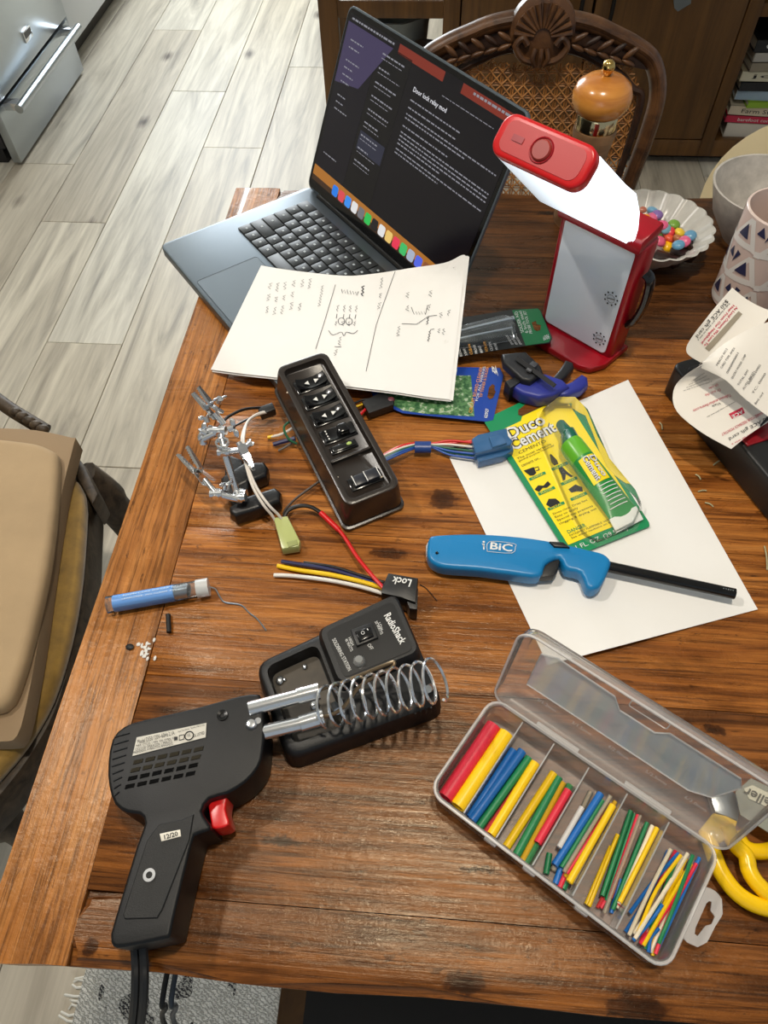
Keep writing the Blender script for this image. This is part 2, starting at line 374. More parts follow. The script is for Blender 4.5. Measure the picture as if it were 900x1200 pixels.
# ------------------------------------------------------------------ table
TX0, TX1, TY0, TY1 = -.302, 1.45, .004, .962; TH = .036
tb = thing('dining_table', 'worn brown pine dining table with everything spread on it', 'table', ((TX0+TX1)/2, (TY0+TY1)/2, 0))
BW = .066
def edgewave(x, k): return .0010*math.sin(x*31+k)+.0008*math.sin(x*77+2*k)
def board(name, x0, x1, y0, y1, mat, near=False, left=False, far=False):
    """one worn board, slightly cupped, edges eased"""
    b = B(); nx, ny = 26, 5
    def top(i, j):
        x = x0+(x1-x0)*i/nx; y = y0+(y1-y0)*j/ny; d = min(y-y0, y1-y, .02)/.02; dx = min(x-x0, x1-x, .012)/.012
        if near and j == 0: y += edgewave(x, 1)
        if far and j == ny: y += edgewave(x, 4)
        if left and i == 0: x += edgewave(y, 2)*1.4
        z = T-.0012*(1-d)**2*(1 if not near or j else 3)+.0004*math.sin(x*13+y*29)
        return V((x, y, min(z, T)))
    g = [[b.verts.new(top(i, j)) for j in range(ny+1)] for i in range(nx+1)]
    for i in range(nx):
        for j in range(ny): b.faces.new((g[i][j], g[i+1][j], g[i+1][j+1], g[i][j+1]))
    rim = [g[i][0] for i in range(nx+1)]+[g[nx][j] for j in range(1, ny+1)]+[g[i][ny] for i in range(nx-1, -1, -1)]+[g[0][j] for j in range(ny-1, 0, -1)]
    lo = [b.verts.new(V((v.co.x, v.co.y, T-TH))) for v in rim]; n = len(rim)
    for i in range(n): b.faces.new((rim[i], lo[i], lo[(i+1) % n], rim[(i+1) % n]))
    b.faces.new(lo[::-1])
    es = [e for e in b.edges if e.verts[0] in rim and e.verts[1] in rim and len(e.link_faces) == 2 and abs(e.link_faces[0].normal.z)+abs(e.link_faces[1].normal.z) < 5]
    rs = set(rim); es = [e for e in b.edges if e.verts[0] in rs and e.verts[1] in rs and any(len(set(f.verts) & set(lo)) for f in e.link_faces)]
    bmesh.ops.bevel(b, geom=es, offset=.006 if (near or left or far) else .0006, segments=3 if (near or left or far) else 1, affect='EDGES', clamp_overlap=True)
    return part(name, b, mat, tb, 50)
ysm = [TY0, .052, .218, .372, .520, .668, .815, TY1]
for k in range(7):
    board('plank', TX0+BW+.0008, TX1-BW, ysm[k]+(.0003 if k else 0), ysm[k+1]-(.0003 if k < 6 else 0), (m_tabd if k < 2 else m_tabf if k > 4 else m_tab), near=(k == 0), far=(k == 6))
board('breadboard_end', TX0, TX0+BW, TY0, TY1, m_bread, near=True, left=True, far=True)
board('breadboard_end', TX1-BW+.001, TX1, TY0, TY1, m_bread)
for y in (TY0+.075, TY1-.075):
    b = B(); box(b, ((TX0+TX1)/2, y, T-TH-.05), (TX1-TX0-.24, .022, .1), .002); part('apron', b, m_tabd, tb, False)
for x in (TX0+.12, TX1-.12):
    b = B(); box(b, (x, (TY0+TY1)/2, T-TH-.05), (.022, TY1-TY0-.15, .1), .002); part('apron', b, m_tabd, tb, False)
for x in (TX0+.12, TX1-.12):
    for y in (TY0+.075, TY1-.075):
        b = B(); lathe(b, [(.026, .0125 if y < .5 else 0), (.03, .05), (.034, .3), (.03, .48), (.038, .5), (.038, .54)], (x, y, 0), 16); box(b, (x, y, .627), (.075, .075, .174), .004); part('leg', b, m_tabd, tb)
# ------------------------------------------------------------------ rug below the near edge
def rug_mat():
    g = G('woven_rug'); p = g.pos(); w = g.n('ShaderNodeTexWave', wave_type='BANDS', bands_direction='DIAGONAL'); g.L.new(g.map(p, (1, 1.6, 1)), w.inputs[0]); w.inputs['Scale'].default_value = 62; w.inputs['Distortion'].default_value = 7; w.inputs['Detail Scale'].default_value = 3
    br = g.n('ShaderNodeTexBrick'); g.L.new(g.map(p, (1, 1, 1)), br.inputs[0]); br.inputs['Scale'].default_value = 60
    spk = g.noise(g.map(p, (28, 16, 1)), 1, 2, .5, .3)
    line = g.math('MULTIPLY', g.math('GREATER_THAN', spk, .60), g.math('GREATER_THAN', w.outputs['Fac'], .45))
    col = g.mix(line, g.ramp(w.outputs['Fac'], [(0, lin((158, 158, 150))), (.6, lin((222, 221, 214)))]), lin((52, 52, 54)))
    g.set(col=col, rough=.95); g.bump(w.outputs['Fac'], .8, .004); return g.m
rg = thing('woven_rug', 'off-white woven rug with black flecks and fringe under the table', 'rug', (.2, -.2, 0))
b = B(); box(b, (.69, -.12, .006), (2.38, 1.3, .012), .003); part('rug_body', b, rug_mat(), rg)
b = B()
for k in range(150):
    y = -.77+k*1.3/150+random.uniform(-.003, .003); L = random.uniform(.012, .026)
    tube(b, [(-.498, y, .007), (-.508, y+random.uniform(-.003, .003), .008), (-.5-L, y+random.uniform(-.006, .006), .003)], .0018, 4)
part('fringe', b, M('rug_yarn', (226, 224, 214), .9), rg, kind='stuff')
# ------------------------------------------------------------------ kitchen range, upper left
XR = -1.46
rgx = thing('kitchen_range', 'stainless steel kitchen range with a bar handle on its drawer', 'range', (XR-.33, 2.9, 0))
def xbox(b, y0, y1, z0, z1, x0, x1, w=.003): box(b, ((x0+x1)/2, (y0+y1)/2, (z0+z1)/2), (abs(x1-x0), y1-y0, z1-z0), w)
zd = PX(82, 18, XR).z; zdoor = zd+.012
b = B(); xbox(b, 2.30, 2.99, .06, .92, XR-.62, XR-.035); part('body', b, M('range_side', (40, 40, 42), .5), rgx)
b = B(); xbox(b, 2.32, 2.97, 0, .06, XR-.6, XR-.06); part('toe_kick', b, m_black, rgx)
dr = B(); xbox(dr, 2.30, 2.99, .012, zd, XR-.03, XR); dr = part('drawer', dr, m_steel, rgx)
h0 = PX(12, 140, XR+.055); h1 = PX(97, 27, XR+.055); hz = (h0.z+h1.z)/2
b = B(); tube(b, [(XR+.055, 2.33, hz), (XR+.055, 2.95, hz)], .014, 14); part('handle', b, m_steel, dr)
for y in (2.36, 2.92):
    b = B(); box(b, (XR+.026, y, hz), (.055, .035, .024), .002); part('handle_bracket', b, m_chrome, dr)
d2 = B(); xbox(d2, 2.30, 2.99, zdoor, .74, XR-.03, XR+.004); d2 = part('oven_door', d2, m_steel, rgx)
bc = PX(32, 40, XR+.006); b = B(); box(b, (XR+.006, bc.y, bc.z), (.006, .062, .034), .001); bd = part('badge', b, m_chrome, d2)
b = B(); box(b, (XR+.0095, bc.y, bc.z+.004), (.001, .054, .018)); part('badge_plate', b, M('badge_black', (28, 30, 33), .3), d2, False)
text('badge_letters', 'RANGE', (XR+.0102, bc.y-.022, bc.z), V((0, .044, 0)), V((0, 0, .008)), m_wtext, d2) if False else None
b = B(); xbox(b, 2.36, 2.93, .46, .66, XR+.004, XR+.007, .001); part('oven_window', b, M('dark_glass', (12, 12, 14), .08), d2)
b = B(); xbox(b, 2.30, 2.99, .745, .90, XR-.03, XR+.004); part('control_panel', b, m_steel, rgx)
b = B(); xbox(b, 2.29, 3.0, .90, .92, XR-.62, XR+.02); part('cooktop', b, m_black, rgx)
kc = thing('base_cabinet', 'pale grey kitchen base cabinet past the steel range', 'cabinet', (XR-.3, 3.6, 0))
b = B(); xbox(b, 3.0, 4.4, .09, .88, XR-.6, XR-.03); part('carcass', b, M('grey_paint', (206, 210, 212), .45), kc)
b = B(); xbox(b, 3.0, 4.4, 0, .09, XR-.58, XR-.09); part('toe_kick', b, M('toe_dark', (70, 66, 60), .6), kc)
for k in range(2):
    b = B(); xbox(b, 3.01+k*.7, 3.69+k*.7, .1, .86, XR-.03, XR-.008); part('door', b, M('grey_door', (212, 216, 218), .4), kc)
b = B(); xbox(b, 3.0, 4.42, .88, .92, XR-.62, XR+.01); part('worktop', b, M('stone_top', (222, 220, 214), .3), kc)
# ------------------------------------------------------------------ far cabinet
CY = 2.38; CT = .92; CD = .42
cb = thing('sideboard', 'dark oak sideboard with two doors and open shelves at both ends', 'sideboard', (.5, CY+CD/2, 0))
def ybox(b, x0, x1, z0, z1, y0, y1, w=.002): box(b, ((x0+x1)/2, (y0+y1)/2, (z0+z1)/2), (x1-x0, y1-y0, z1-z0), w)
b = B(); ybox(b, -.40, 1.62, CT-.03, CT, CY-.02, CY+CD+.01, .004); part('top', b, m_cab, cb)
for x0, x1 in ((-.39, -.333), (-.023, .026), (.834, .874), (1.53, 1.6)):
    b = B(); ybox(b, x0, x1, 0 if x0 < -.1 else .04, CT-.03, CY, CY+.03); part('stile', b, m_cab, cb)
for x in (-.361, 1.565):
    b = B(); ybox(b, x-.028, x+.028, 0, CT-.03, CY+CD-.03, CY+CD); part('back_post', b, m_cab, cb)
b = B(); ybox(b, -.333, -.023, .430, .475, CY+.002, CY+.03); part('shelf_rail', b, m_cab, cb)
b = B(); ybox(b, -.333, -.003, .445, .462, CY+.03, CY+CD-.03); part('shelf', b, m_cab, cb)
b = B(); ybox(b, -.333, -.003, .06, .08, CY+.0, CY+CD-.03); part('shelf', b, m_cab, cb)
b = B(); ybox(b, .026, 1.56, .035, .088, CY+.003, CY+.03); part('bottom_rail', b, m_cab, cb)
b = B(); ybox(b, -.02, 1.56, .06, .08, CY+.03, CY+CD-.01); part('bottom_board', b, m_cab, cb)
for x in (-.02, .85):
    b = B(); ybox(b, x, x+.02, .08, CT-.03, CY+.03, CY+CD-.01); part('partition', b, m_cab, cb)
b = B(); ybox(b, .0, 1.58, .06, CT-.03, CY+CD-.012, CY+CD); part('back_panel', b, m_cab, cb)
b = B(); ybox(b, .03, 1.55, 0, .06, CY+.06, CY+.075); part('plinth', b, M('plinth_dark', (18, 13, 10), .7), cb)
b = B(); ybox(b, .874, 1.53, .44, .475, CY+.004, CY+CD-.02); part('shelf', b, m_cab, cb)
m_iron = M('iron_black', (24, 22, 22), .5, .6)
for x0, x1, hx in ((.03, .402, .368), (.41, .831, .455)):
    b = B(); ybox(b, x0, x1, .092, CT-.035, CY+.001, CY+.022); d = part('door', b, m_cab, cb)
    for a0, a1, z0, z1 in ((x0, x0+.028, .092, CT-.035), (x1-.028, x1, .092, CT-.035)):
        pass
    b = B(); tube(b, [(hx, CY-.012, .425), (hx, CY-.022, .45), (hx, CY-.022, .55), (hx, CY-.012, .575)], .006, 8); part('pull', b, m_iron, d)
# beads hanging from the left door's handle
bs = thing('bead_tassel', 'string of pale wooden beads with a tassel on the sideboard handle', 'beads', (.255, CY-.014, .43))
bc = PY(616, 8, CY-.014)
b = B(); tube(b, [(.368, CY-.03, .53), (bc.x+.02, CY-.016, .56), bc+V((0, 0, .03)), bc-V((0, 0, .06))], .0015, 5); part('cord', b, m_iron, bs)
for k, (dz, r, mm) in enumerate([(.03, .011, m_cream), (.0, .013, m_cream), (-.022, .011, M('dark_bead', (70, 60, 48), .6))]):
    b = B(); ball(b, bc+V((0, 0, dz)), r); part('bead', b, mm, bs)
b = B()
for k in range(14): tube(b, [bc-V((0, 0, .03)), bc+V((random.uniform(-.01, .01), 0, -.075))], .0016, 4)
part('tassel', b, M('grey_yarn', (90, 86, 76), .9), bs)
# grey tag hanging on the right door
tc = PY(797, 4, CY-.006); b = B(); prism(b, [tc+V((-.03, 0, .03)), tc+V((-.012, 0, -.012)), tc+V((.0, 0, -.02)), tc+V((.03, 0, .0)), tc+V((.02, 0, .04))], .004, down=V((0, -1, 0)))
solo('grey_tag', b, M('slate', (100, 106, 108), .5), 'small grey tag hanging on the right sideboard door', 'tag', smooth=False)
# things in the open left bay
gb = B(); c = V((-.185, CY+.21, .0805)); lathe(gb, [(0, 0), (.09, 0), (.115, .26), (.122, .30), (.112, .30), (.105, .26), (.082, .012), (0, .012)], c, 30, f=lambda a, r, z: 1+(.03*math.sin(a*9) if z > .28 else .0))
solo('fabric_basket', gb, M('grey_felt', (136, 142, 140), .9, bump=(200, .4)), 'grey felt basket in the open left bay of the sideboard', 'basket')
gb = B(); c = V((-.075, CY+.075, .0805)); lathe(gb, [(0, 0), (.03, 0), (.042, .23), (.045, .25), (.04, .25), (.036, .23), (.026, .01), (0, .01)], c, 26)
solo('tall_pot', gb, M('brown_pot', (66, 54, 46), .5), 'narrow brown pot beside the grey felt basket', 'pot')
# books in the right bay
bk = [((96, 84, 70), .040, .29, .20, (214, 206, 190), ''), ((176, 30, 62), .022, .27, .21, (196, 40, 72), 'barefoot contessa'), ((226, 214, 190), .028, .27, .2, (214, 200, 176), 'Farm Stands'), ((150, 190, 50), .018, .26, .21, (140, 176, 50), ''),
      ((196, 208, 214), .030, .25, .2, (150, 172, 190), ''), ((30, 30, 34), .026, .24, .19, (24, 24, 28), ''), ((190, 180, 150), .030, .22, .2, (206, 200, 176), 'jos'), ((110, 100, 86), .026, .22, .19, (140, 130, 112), ''), ((150, 146, 138), .026, .21, .19, (170, 166, 158), ''), ((20, 20, 22), .034, .22, .19, (28, 28, 30), 'OTTO')]
nm = ['thick white book at the bottom of the sideboard stack', 'crimson book second from the bottom of the stack', 'cream book with red dots above the crimson book', 'lime green book in the shelf stack', 'pale blue book above the lime green book', 'thin black book in the middle of the shelf stack', 'ivory book with script lettering in the shelf stack', 'taupe book above the ivory book', 'light grey book below the black top book', 'black book on top of the shelf stack']
z = .082
bk = [((206, 198, 184), .046, .30, .22, (214, 206, 192), '')]+bk[1:]
for (cov, h, w, dp, sp, tx), lb in zip(bk, nm):
    x0 = .895+random.uniform(0, .02)+(.03 if h < .02 else 0); t = thing('book', lb, 'book', (x0+w/2, CY+.03+dp/2, z), random.uniform(-.10, .06), group='books stacked in the sideboard')
    mc = M('cover', cov, .5); b = B(); 
    for zz in (.001, h-.001): box(b, (0, 0, zz), (w, dp, .002))
    box(b, (0, -dp/2+.001, h/2), (w, .002, h)); part('cover', b, mc, t, False, local=True)
    b = B(); box(b, (.0, .002, h/2), (w-.008, dp-.008, h-.005)); part('pages', b, M('pages', (206, 200, 184), .8), t, False, local=True)
    b = B(); box(b, (0, -dp/2-.0003, h/2), (w*.98, .001, h*.9)); s = part('spine', b, M('spine', sp, .5), t, False, local=True)
    if tx: text('title', tx, WM[t] @ V((-w*.36, -dp/2-.0012, h*.28)), WM[t].to_3x3() @ V((w*.5, 0, 0)), V((0, 0, h*.45)), m_wtext if sum(sp) < 350 else m_ktext, t)
    z += h+.0006
# ================================================================== laptop
zl = T+.0145
A = P(187, 287, zl); Dp = P(268, 383, zl); lu = (Dp-A); lu.z = 0; lu.normalize(); lv = V((-lu.y, lu.x, 0)); LW, LD, LL = .332, .2316, .2215
m_alu = M('space_grey_aluminium', (98, 108, 116), .38, .75); m_key = M('key_black', (26, 30, 33), .45); m_well = M('keyboard_well', (14, 16, 18), .5)
lp = thing('laptop', 'dark grey laptop open on the table with a dark text screen', 'laptop', A+lu*LW/2+lv*LD/2-Z*.0145)
def rrect(o, x, y, w, h, r, n=5):
    out = []
    for cx, cy, a0 in ((w-r, h-r, 0), (r, h-r, 90), (r, r, 180), (w-r, r, 270)):
        for k in range(n+1):
            a = math.radians(a0+90*k/n); out.append(o+x*(cx+r*math.cos(a))+y*(cy+r*math.sin(a)))
    return out
b = B(); prism(b, rrect(A, lu, lv, LW, LD, .010), .0125, .0014, 2); base = part('base', b, m_alu, lp)
b = B()
for x, y in ((.03, .03), (LW-.03, .03), (.03, LD-.03), (LW-.03, LD-.03)):
    lathe(b, [(0, 0), (.008, 0), (.008, .003), (0, .003)], A+lu*x+lv*y-Z*.0145, 14)
part('foot', b, m_rubber, base)
kx0, kx1, ky0, ky1 = .029, LW-.029, .100, .210
b = B(); prism(b, rrect(A+Z*.0002+lu*kx0+lv*ky0, lu, lv, kx1-kx0, ky1-ky0, .004), .0012); kb = part('keyboard', b, m_well, lp)
m_legend = M('key_legend', (170, 178, 182), .6); keymesh = {}
rows = [[1.5]+[1]*12+[1], [1]*13+[1.5], [1.5]+[1]*13, [1.8]+[1]*11+[1.7], [2.3]+[1]*10+[2.2], [1, 1, 1, 1.25, 5, 1.25, 1, 1, 1, 1]]
kh = (ky1-ky0)/6
for ri, row in enumerate(rows):
    tot = sum(row); uw = (kx1-kx0-.002)/tot; x = kx0+.001; y = ky1-kh*(ri+1)+.0008
    for w in row:
        kw = uw*w-.0016; key = (round(kw, 4))
        if key not in keymesh:
            bb = B(); box(bb, (kw/2, kh/2-.0008, .0005), (kw, kh-.0016, .0012), .0006, 2); keymesh[key] = finish(bb, 'key', m_key, True)
        o = bpy.data.objects.new('key', keymesh[key]); COL.objects.link(o); o.parent = kb
        o.matrix_local = WM[lp].inverted() @ mtx(A+lu*x+lv*y+Z*.0008, lu, lv, Z); x += uw*w
b = B()
for ri, row in enumerate(rows):
    tot = sum(row); uw = (kx1-kx0-.002)/tot; x = kx0+.001; y = ky1-kh*(ri+1)+.0008
    for w in row:
        if w < 4: o = A+lu*(x+uw*w*.36)+lv*(y+kh*.42)+Z*.0021; poly(b, [o, o+lu*.0034, o+lu*.0034+lv*.0028, o+lv*.0028])
        x += uw*w
part('legends', b, m_legend, kb, False)
b = B(); prism(b, rrect(A+Z*.00025+lu*(LW/2-.068)+lv*.006, lu, lv, .136, .086, .004), .0006); part('trackpad', b, M('trackpad', (104, 114, 122), .3, .6), lp)
b = B(); tube(b, rrect(A+Z*.0002+lu*(LW/2-.068)+lv*.006, lu, lv, .136, .086, .004), .0003, 4, True); part('trackpad_gap', b, m_well, lp)
hinge = A+lv*(LD-.004)+Z*.002
phi = math.radians(180-113); ld = lv*math.cos(phi)+Z*math.sin(phi); ln = lu.cross(ld)   # ln points to the back or front
if ln.dot(CAM-hinge) < 0: ln = -ln
b = B(); tube(b, [hinge+lu*.03-Z*.002+lv*.001, hinge+lu*(LW-.03)-Z*.002+lv*.001], .0045, 12); part('hinge', b, m_blackg, lp)
b = B(); prism(b, rrect(hinge+lu*0, lu, ld, LW, LL, .010), .0045, .0009, 2, down=ln); lid = part('lid', b, m_alu, lp)
b = B(); prism(b, rrect(hinge+ln*.0004+lu*.002+ld*.003, lu, ld, LW-.004, LL-.005, .009), .0006, down=ln); part('bezel', b, M('bezel_glass', (4, 4, 5), .06), lid)
def scr(x, y, lift=.0007): return hinge+ln*lift+lu*(.007+x*(LW-.014))+ld*(.014+y*(LL-.021))    # x from left, y from below, 0..1
def em(name, rgb, s=.8, rough=.12): return M(name, (0, 0, 0), rough, emis=lin(rgb), estr=s)
b = B(); poly(b, [scr(0, 0), scr(1, 0), scr(1, 1), scr(0, 1)]); sc_ = part('screen', b, em('screen_dark', (11, 9, 16), 1), lid, False)
def srect(b, x0, y0, x1, y1, l=.0008): poly(b, [scr(x0, y0, l), scr(x1, y0, l), scr(x1, y1, l), scr(x0, y1, l)])
b = B(); srect(b, 0, .10, .22, .955); part('sidebar', b, em('screen_sidebar', (15, 13, 22), 1), sc_, False)
b = B(); srect(b, .222, .10, .42, .955); part('note_list', b, em('screen_list', (10, 9, 13), 1), sc_, False)
b = B(); srect(b, .24, .36, .41, .47, .0009); part('selected_note', b, em('screen_select', (40, 42, 58), 1), sc_, False)
b = B(); poly(b, [scr(0, .70, .0009), scr(.30, .955, .0009), scr(0, .955, .0009)]); poly(b, [scr(.0, .62, .00088), scr(.16, .66, .00088), scr(.3, .955, .00088), scr(.0, .8, .00088)])
part('wallpaper_glow', b, em('screen_lilac', (62, 54, 84), 1), sc_, False)
b = B(); srect(b, .33, .945, .60, .995); srect(b, .70, .945, 1, .995); part('wallpaper_strip', b, em('screen_rust', (122, 44, 32), 1), sc_, False)
b = B(); srect(b, 0, .035, 1, .10, .00086); part('dock_band', b, em('screen_amber', (168, 108, 42), 1), sc_, False)
b = B(); srect(b, 0, 0, 1, .035, .00086); part('lower_band', b, em('screen_umber', (62, 40, 24), 1), sc_, False)
cols = [(40, 130, 240), (230, 80, 90), (60, 150, 250), (240, 240, 240), (120, 120, 126), (50, 200, 90), (30, 30, 34), (240, 240, 240), (250, 210, 120), (245, 60, 90), (70, 200, 110), (180, 190, 210), (90, 110, 240), (150, 90, 60)]
for k, c in enumerate(cols):
    b = B(); x = .16+k*.050; poly(b, rrect(scr(x, .006, .0011), lu, ld, .0135, .0135, .0032, 3)); part('dock_icon', b, em('icon_%d' % k, c, .85), sc_, False)
def lines(b, x0, x1, y, h, n=1, dy=.02, full=True):
    for i in range(n):
        x = x0; end = x1 if full or i < n-1 else x0+(x1-x0)*random.uniform(.4, .8)
        while x < end:
            w = random.uniform(.008, .026); srect(b, x, y-i*dy, min(x+w, end), y-i*dy+h, .0011); x += w+.005
b = B()
for y0, n in ((.775, 1), (.735, 1), (.70, 2), (.635, 1), (.60, 4), (.505, 2)): lines(b, .47, .985, y0, .007, n, .0215, False)
for k in range(9):
    y = .90-k*.076; lines(b, .25, .25+random.uniform(.07, .14), y, .008); lines(b, .25, .25+random.uniform(.1, .15), y-.022, .004)
for y in (.87, .83, .76, .72, .68, .64, .56, .52, .48, .2): lines(b, .04, .04+random.uniform(.04, .1), y, .007)
lines(b, .02, .30, .972, .010); lines(b, .76, .99, .972, .012); lines(b, .62, .9, .885, .004)
part('screen_text', b, em('screen_white', (150, 150, 158), .8), sc_, False, kind='stuff')
text('note_title', 'Door lock relay mod', scr(.47, .815, .0011), lu*.062, ld*.0065, em('screen_bright', (225, 225, 230), .9), sc_, .0001, .012)
def lidclear(p, gap=.004):      # keep a point in front of the screen
    k = 0
    while (p-hinge).dot(ln) < gap and k < 400: k += 1; p = p+(CAM-p).normalized()*.001
    return p
# ================================================================== sheets of notes over the laptop
topE = [(306, 311, .0185), (336, 316, .0190), (400, 323, .0190), (436, 321, .021), (482, 314, .030), (521, 308, .052), (541, 299, .070), (546, 300, .072)]
botE = [(247, 433, .0045), (285, 438, .014), (330, 443, .0185), (370, 448, .019), (410, 453, .0185), (460, 459, .017), (500, 465, .015), (527, 468, .0135)]
midL = [.0165, .0182, .019, .0195, .021, .026, .032, .034]
def curve1(pts, s):
    c = cat(pts, 8); x = s*(len(c)-1); i = min(int(x), len(c)-2); return c[i].lerp(c[i+1], x-i)
def notes(s, t, dz=0, du=0, dv=0):
    a = curve1(botE, s); c = curve1(topE, s); m = (curve1([(k, 0, 0) for k in midL], s)).x
    u = a.x+(c.x-a.x)*t; v = a.y+(c.y-a.y)*t+3*math.sin(math.pi*t)*(1-2*abs(s-.5))
    z = a.z*(1-t)*(1-2*t)+m*4*t*(1-t)+c.z*t*(2*t-1)
    if s < .25: z = max(z, .0045+.014*min(1, (t+s*2.2)*3))
    return lidclear(P(u+du, v+dv, T+max(z, .0045)+dz))
for k, (dz, du, dv, lb) in enumerate([(-.0022, 1.5, 2.5, 'bottom white sheet under the handwritten wiring notes'), (-.0011, 4, 1.2, 'middle white sheet peeking out under the handwritten wiring notes')]):
    b = B(); sheet(b, lambda s, t: notes(s, t, dz, du, dv), 34, 14, .0005); solo('sheet_of_paper', b, m_paper, lb, 'paper', 'sheets stacked on the laptop')
nt_ = thing('sheet_of_notes', 'white sheet of handwritten wiring notes draped over the laptop', 'paper', P(400, 390, T+.019), group='sheets stacked on the laptop')
b = B(); sheet(b, notes, 34, 14, .0005); part('page', b, m_paper, nt_)
def inv(u, v):
    """sheet coordinates of a pixel, by search"""
    s, t = .5, .5
    for step in (.12, .04, .012, .004, .001):
        for _ in range(30):
            best = None
            for ds, dt in ((0, 0), (step, 0), (-step, 0), (0, step), (0, -step)):
                a = curve1(botE, min(1, max(0, s+ds))); c = curve1(topE, min(1, max(0, s+ds))); uu = a.x+(c.x-a.x)*(t+dt); vv = a.y+(c.y-a.y)*(t+dt)
                e = (uu-u)**2+(vv-v)**2
                if best is None or e < best[0]-1e-9: best = (e, ds, dt)
            if best[1] == 0 and best[2] == 0: break
            s += best[1]; t += best[2]
    return s, t
def npt(u, v):
    s, t = inv(u, v); return notes(min(1, max(0, s)), min(1, max(0, t)), .0007)
b = B()
def pen(pts, w=.0007): ribbon(b, [npt(*q) for q in pts], w)
pen([(463, 318), (450, 352), (441, 378), (429, 434)], .0006); pen([(393, 333), (381, 372), (370, 407)], .0006)
def word(u, v, L, ang, amp=2.2, w=.0006):
    """one scribbled word along a direction in the picture"""
    dx, dy = math.cos(ang), math.sin(ang); n = max(4, int(L/1.6)); pts = []
    for i in range(n+1):
        a = (amp if i % 2 else -amp)*random.uniform(.4, 1); x = L*i/n; pts.append((u+dx*x-dy*a, v+dy*x+dx*a))
    pen(pts, w)
down = math.radians(100)
for u, v, ls in [(364, 326, (12,)), (355, 327, (9, 0, 9)), (345, 328, (7, 6, 9)), (335, 330, (9, 6, 10)), (326, 331, (10, 6, 9)), (317, 331, (7, 8, 8))]:
    y = v
    for L in ls:
        if L: word(u-(y-v)*.12, y, L, down)
        y += (L or 6)+6
word(378, 334, 24, down, 2); word(448, 325, 12, down); word(446, 342, 5, down); word(445, 352, 8, down)
word(400, 340, 20, math.radians(8), 2.4, .0009); word(426, 334, 11, down, 2, .0016)
for u in (396, 404, 411, 418):
    word(u, 356, 7, down, 1.5); pen([(u-1, 366), (u-2, 371)]); word(u-2, 374, 5, down, 1.6)
for cu, cv in ((400, 374), (409, 374)): pen([(cu+4*math.cos(k*.7), cv+4*math.sin(k*.7)) for k in range(10)])
pen(cat([(385, 385, 0), (390, 390, 0), (400, 386.5, 0), (403, 391, 0), (406, 386.5, 0), (414, 388, 0), (419, 384, 0)], 4) and [(p.x, p.y) for p in cat([(385, 385, 0), (390, 390, 0), (400, 386.5, 0), (403, 391, 0), (406, 386.5, 0), (414, 388, 0), (419, 384, 0)], 4)])
word(399, 392, 10, down); pen([(392, 404), (400, 404)]); word(394, 407, 8, down)
word(533, 312, 9, down, 2); word(505, 339, 7, down); word(478, 341, 6, down); word(503, 355, 7, down); word(478, 356, 6, down)
pen([(482, 358)]+[(484+k*1.6, 365+(1.8 if k % 2 else -1.8)) for k in range(10)]+[(501, 356)], .0006)
pen([(512, 368), (502, 369), (488, 378), (471, 377)], .0007); word(502, 370, 9, down, 1.2, .001); word(526, 362, 7, down); word(517, 365, 6, down)
word(468, 380, 12, down); word(504, 386, 13, down, 1.2, .001); pen([(504, 385), (509, 384)]); word(520, 384, 7, down); word(515, 384, 5, down)
part('handwriting', b, m_ink, nt_, False)
# ================================================================== plain sheet under the glue card
sh = [(526.5, 536), (642, 779), (888, 714), (736, 445)]
def plain(s, t):
    a = V((*sh[0], 0)).lerp(V((*sh[3], 0)), s); c = V((*sh[1], 0)).lerp(V((*sh[2], 0)), s); q = a.lerp(c, t)
    return P(q.x, q.y, T+.0010+.006*max(0, t-.55)**2*5*(.5+.5*math.sin(s*5+.5))*(1 if s > .2 else s/.2))
b = B(); sheet(b, plain, 20, 24, .0004); solo('plain_sheet', b, m_paper, 'blank white sheet under the yellow glue card', 'paper')
# ================================================================== glue card
m_cgrn = M('card_green', (12, 138, 84), .4); m_cyl = M('card_yellow', (252, 224, 16), .42); m_glued = M('glue_tube_green', (38, 140, 62), .3); m_gluel = M('glue_tube_lime', (96, 176, 40), .3)
zc = T+.0042
card = thing('glue_card', 'green and yellow blister card holding a tube of cement', 'glue', P(665, 550, T+.001))
c0 = [(566, 494), (568, 489), (611, 470), (618, 462), (655, 450), (660, 453), (763, 612), (761, 618), (672, 654), (666, 652)]
Cx0, Cx1, Cy0 = P(566, 492, zc), P(657, 449, zc), P(668, 654, zc)
cx = (P(763, 615, zc)-P(668, 654, zc)); cy = (Cx0-Cy0)             # card axes: right, up
def cpt(s, t, l=0):   # card coordinates 0..1 measured on its four seen corners
    a = Cy0.lerp(P(763, 616, zc), s); c = Cx0.lerp(Cx1, s); p = a.lerp(c, t); return V((p.x, p.y, zc+l))
outl = [cpt(0, .02), cpt(.02, 0), cpt(.98, 0), cpt(1, .02), cpt(1, .975), cpt(.97, 1), cpt(.60, 1.0), cpt(.40, 1.0), cpt(.03, 1), cpt(0, .975)]
b = B(); prism(b, [cpt(0, .02), cpt(.02, 0), cpt(.98, 0), cpt(1, .02), cpt(1, .975), cpt(.97, 1), cpt(.03, 1), cpt(0, .975)], .0008); cdp = part('card', b, m_cgrn, card, False)
b = B(); poly(b, [cpt(.06, .07, .0003), cpt(.95, .07, .0003), cpt(.95, .93, .0003), cpt(.72, .93, .0003), cpt(.69, .905, .0003), cpt(.40, .905, .0003), cpt(.36, .88, .0003), cpt(.06, .88, .0003)]); part('yellow_print', b, m_cyl, cdp, False)
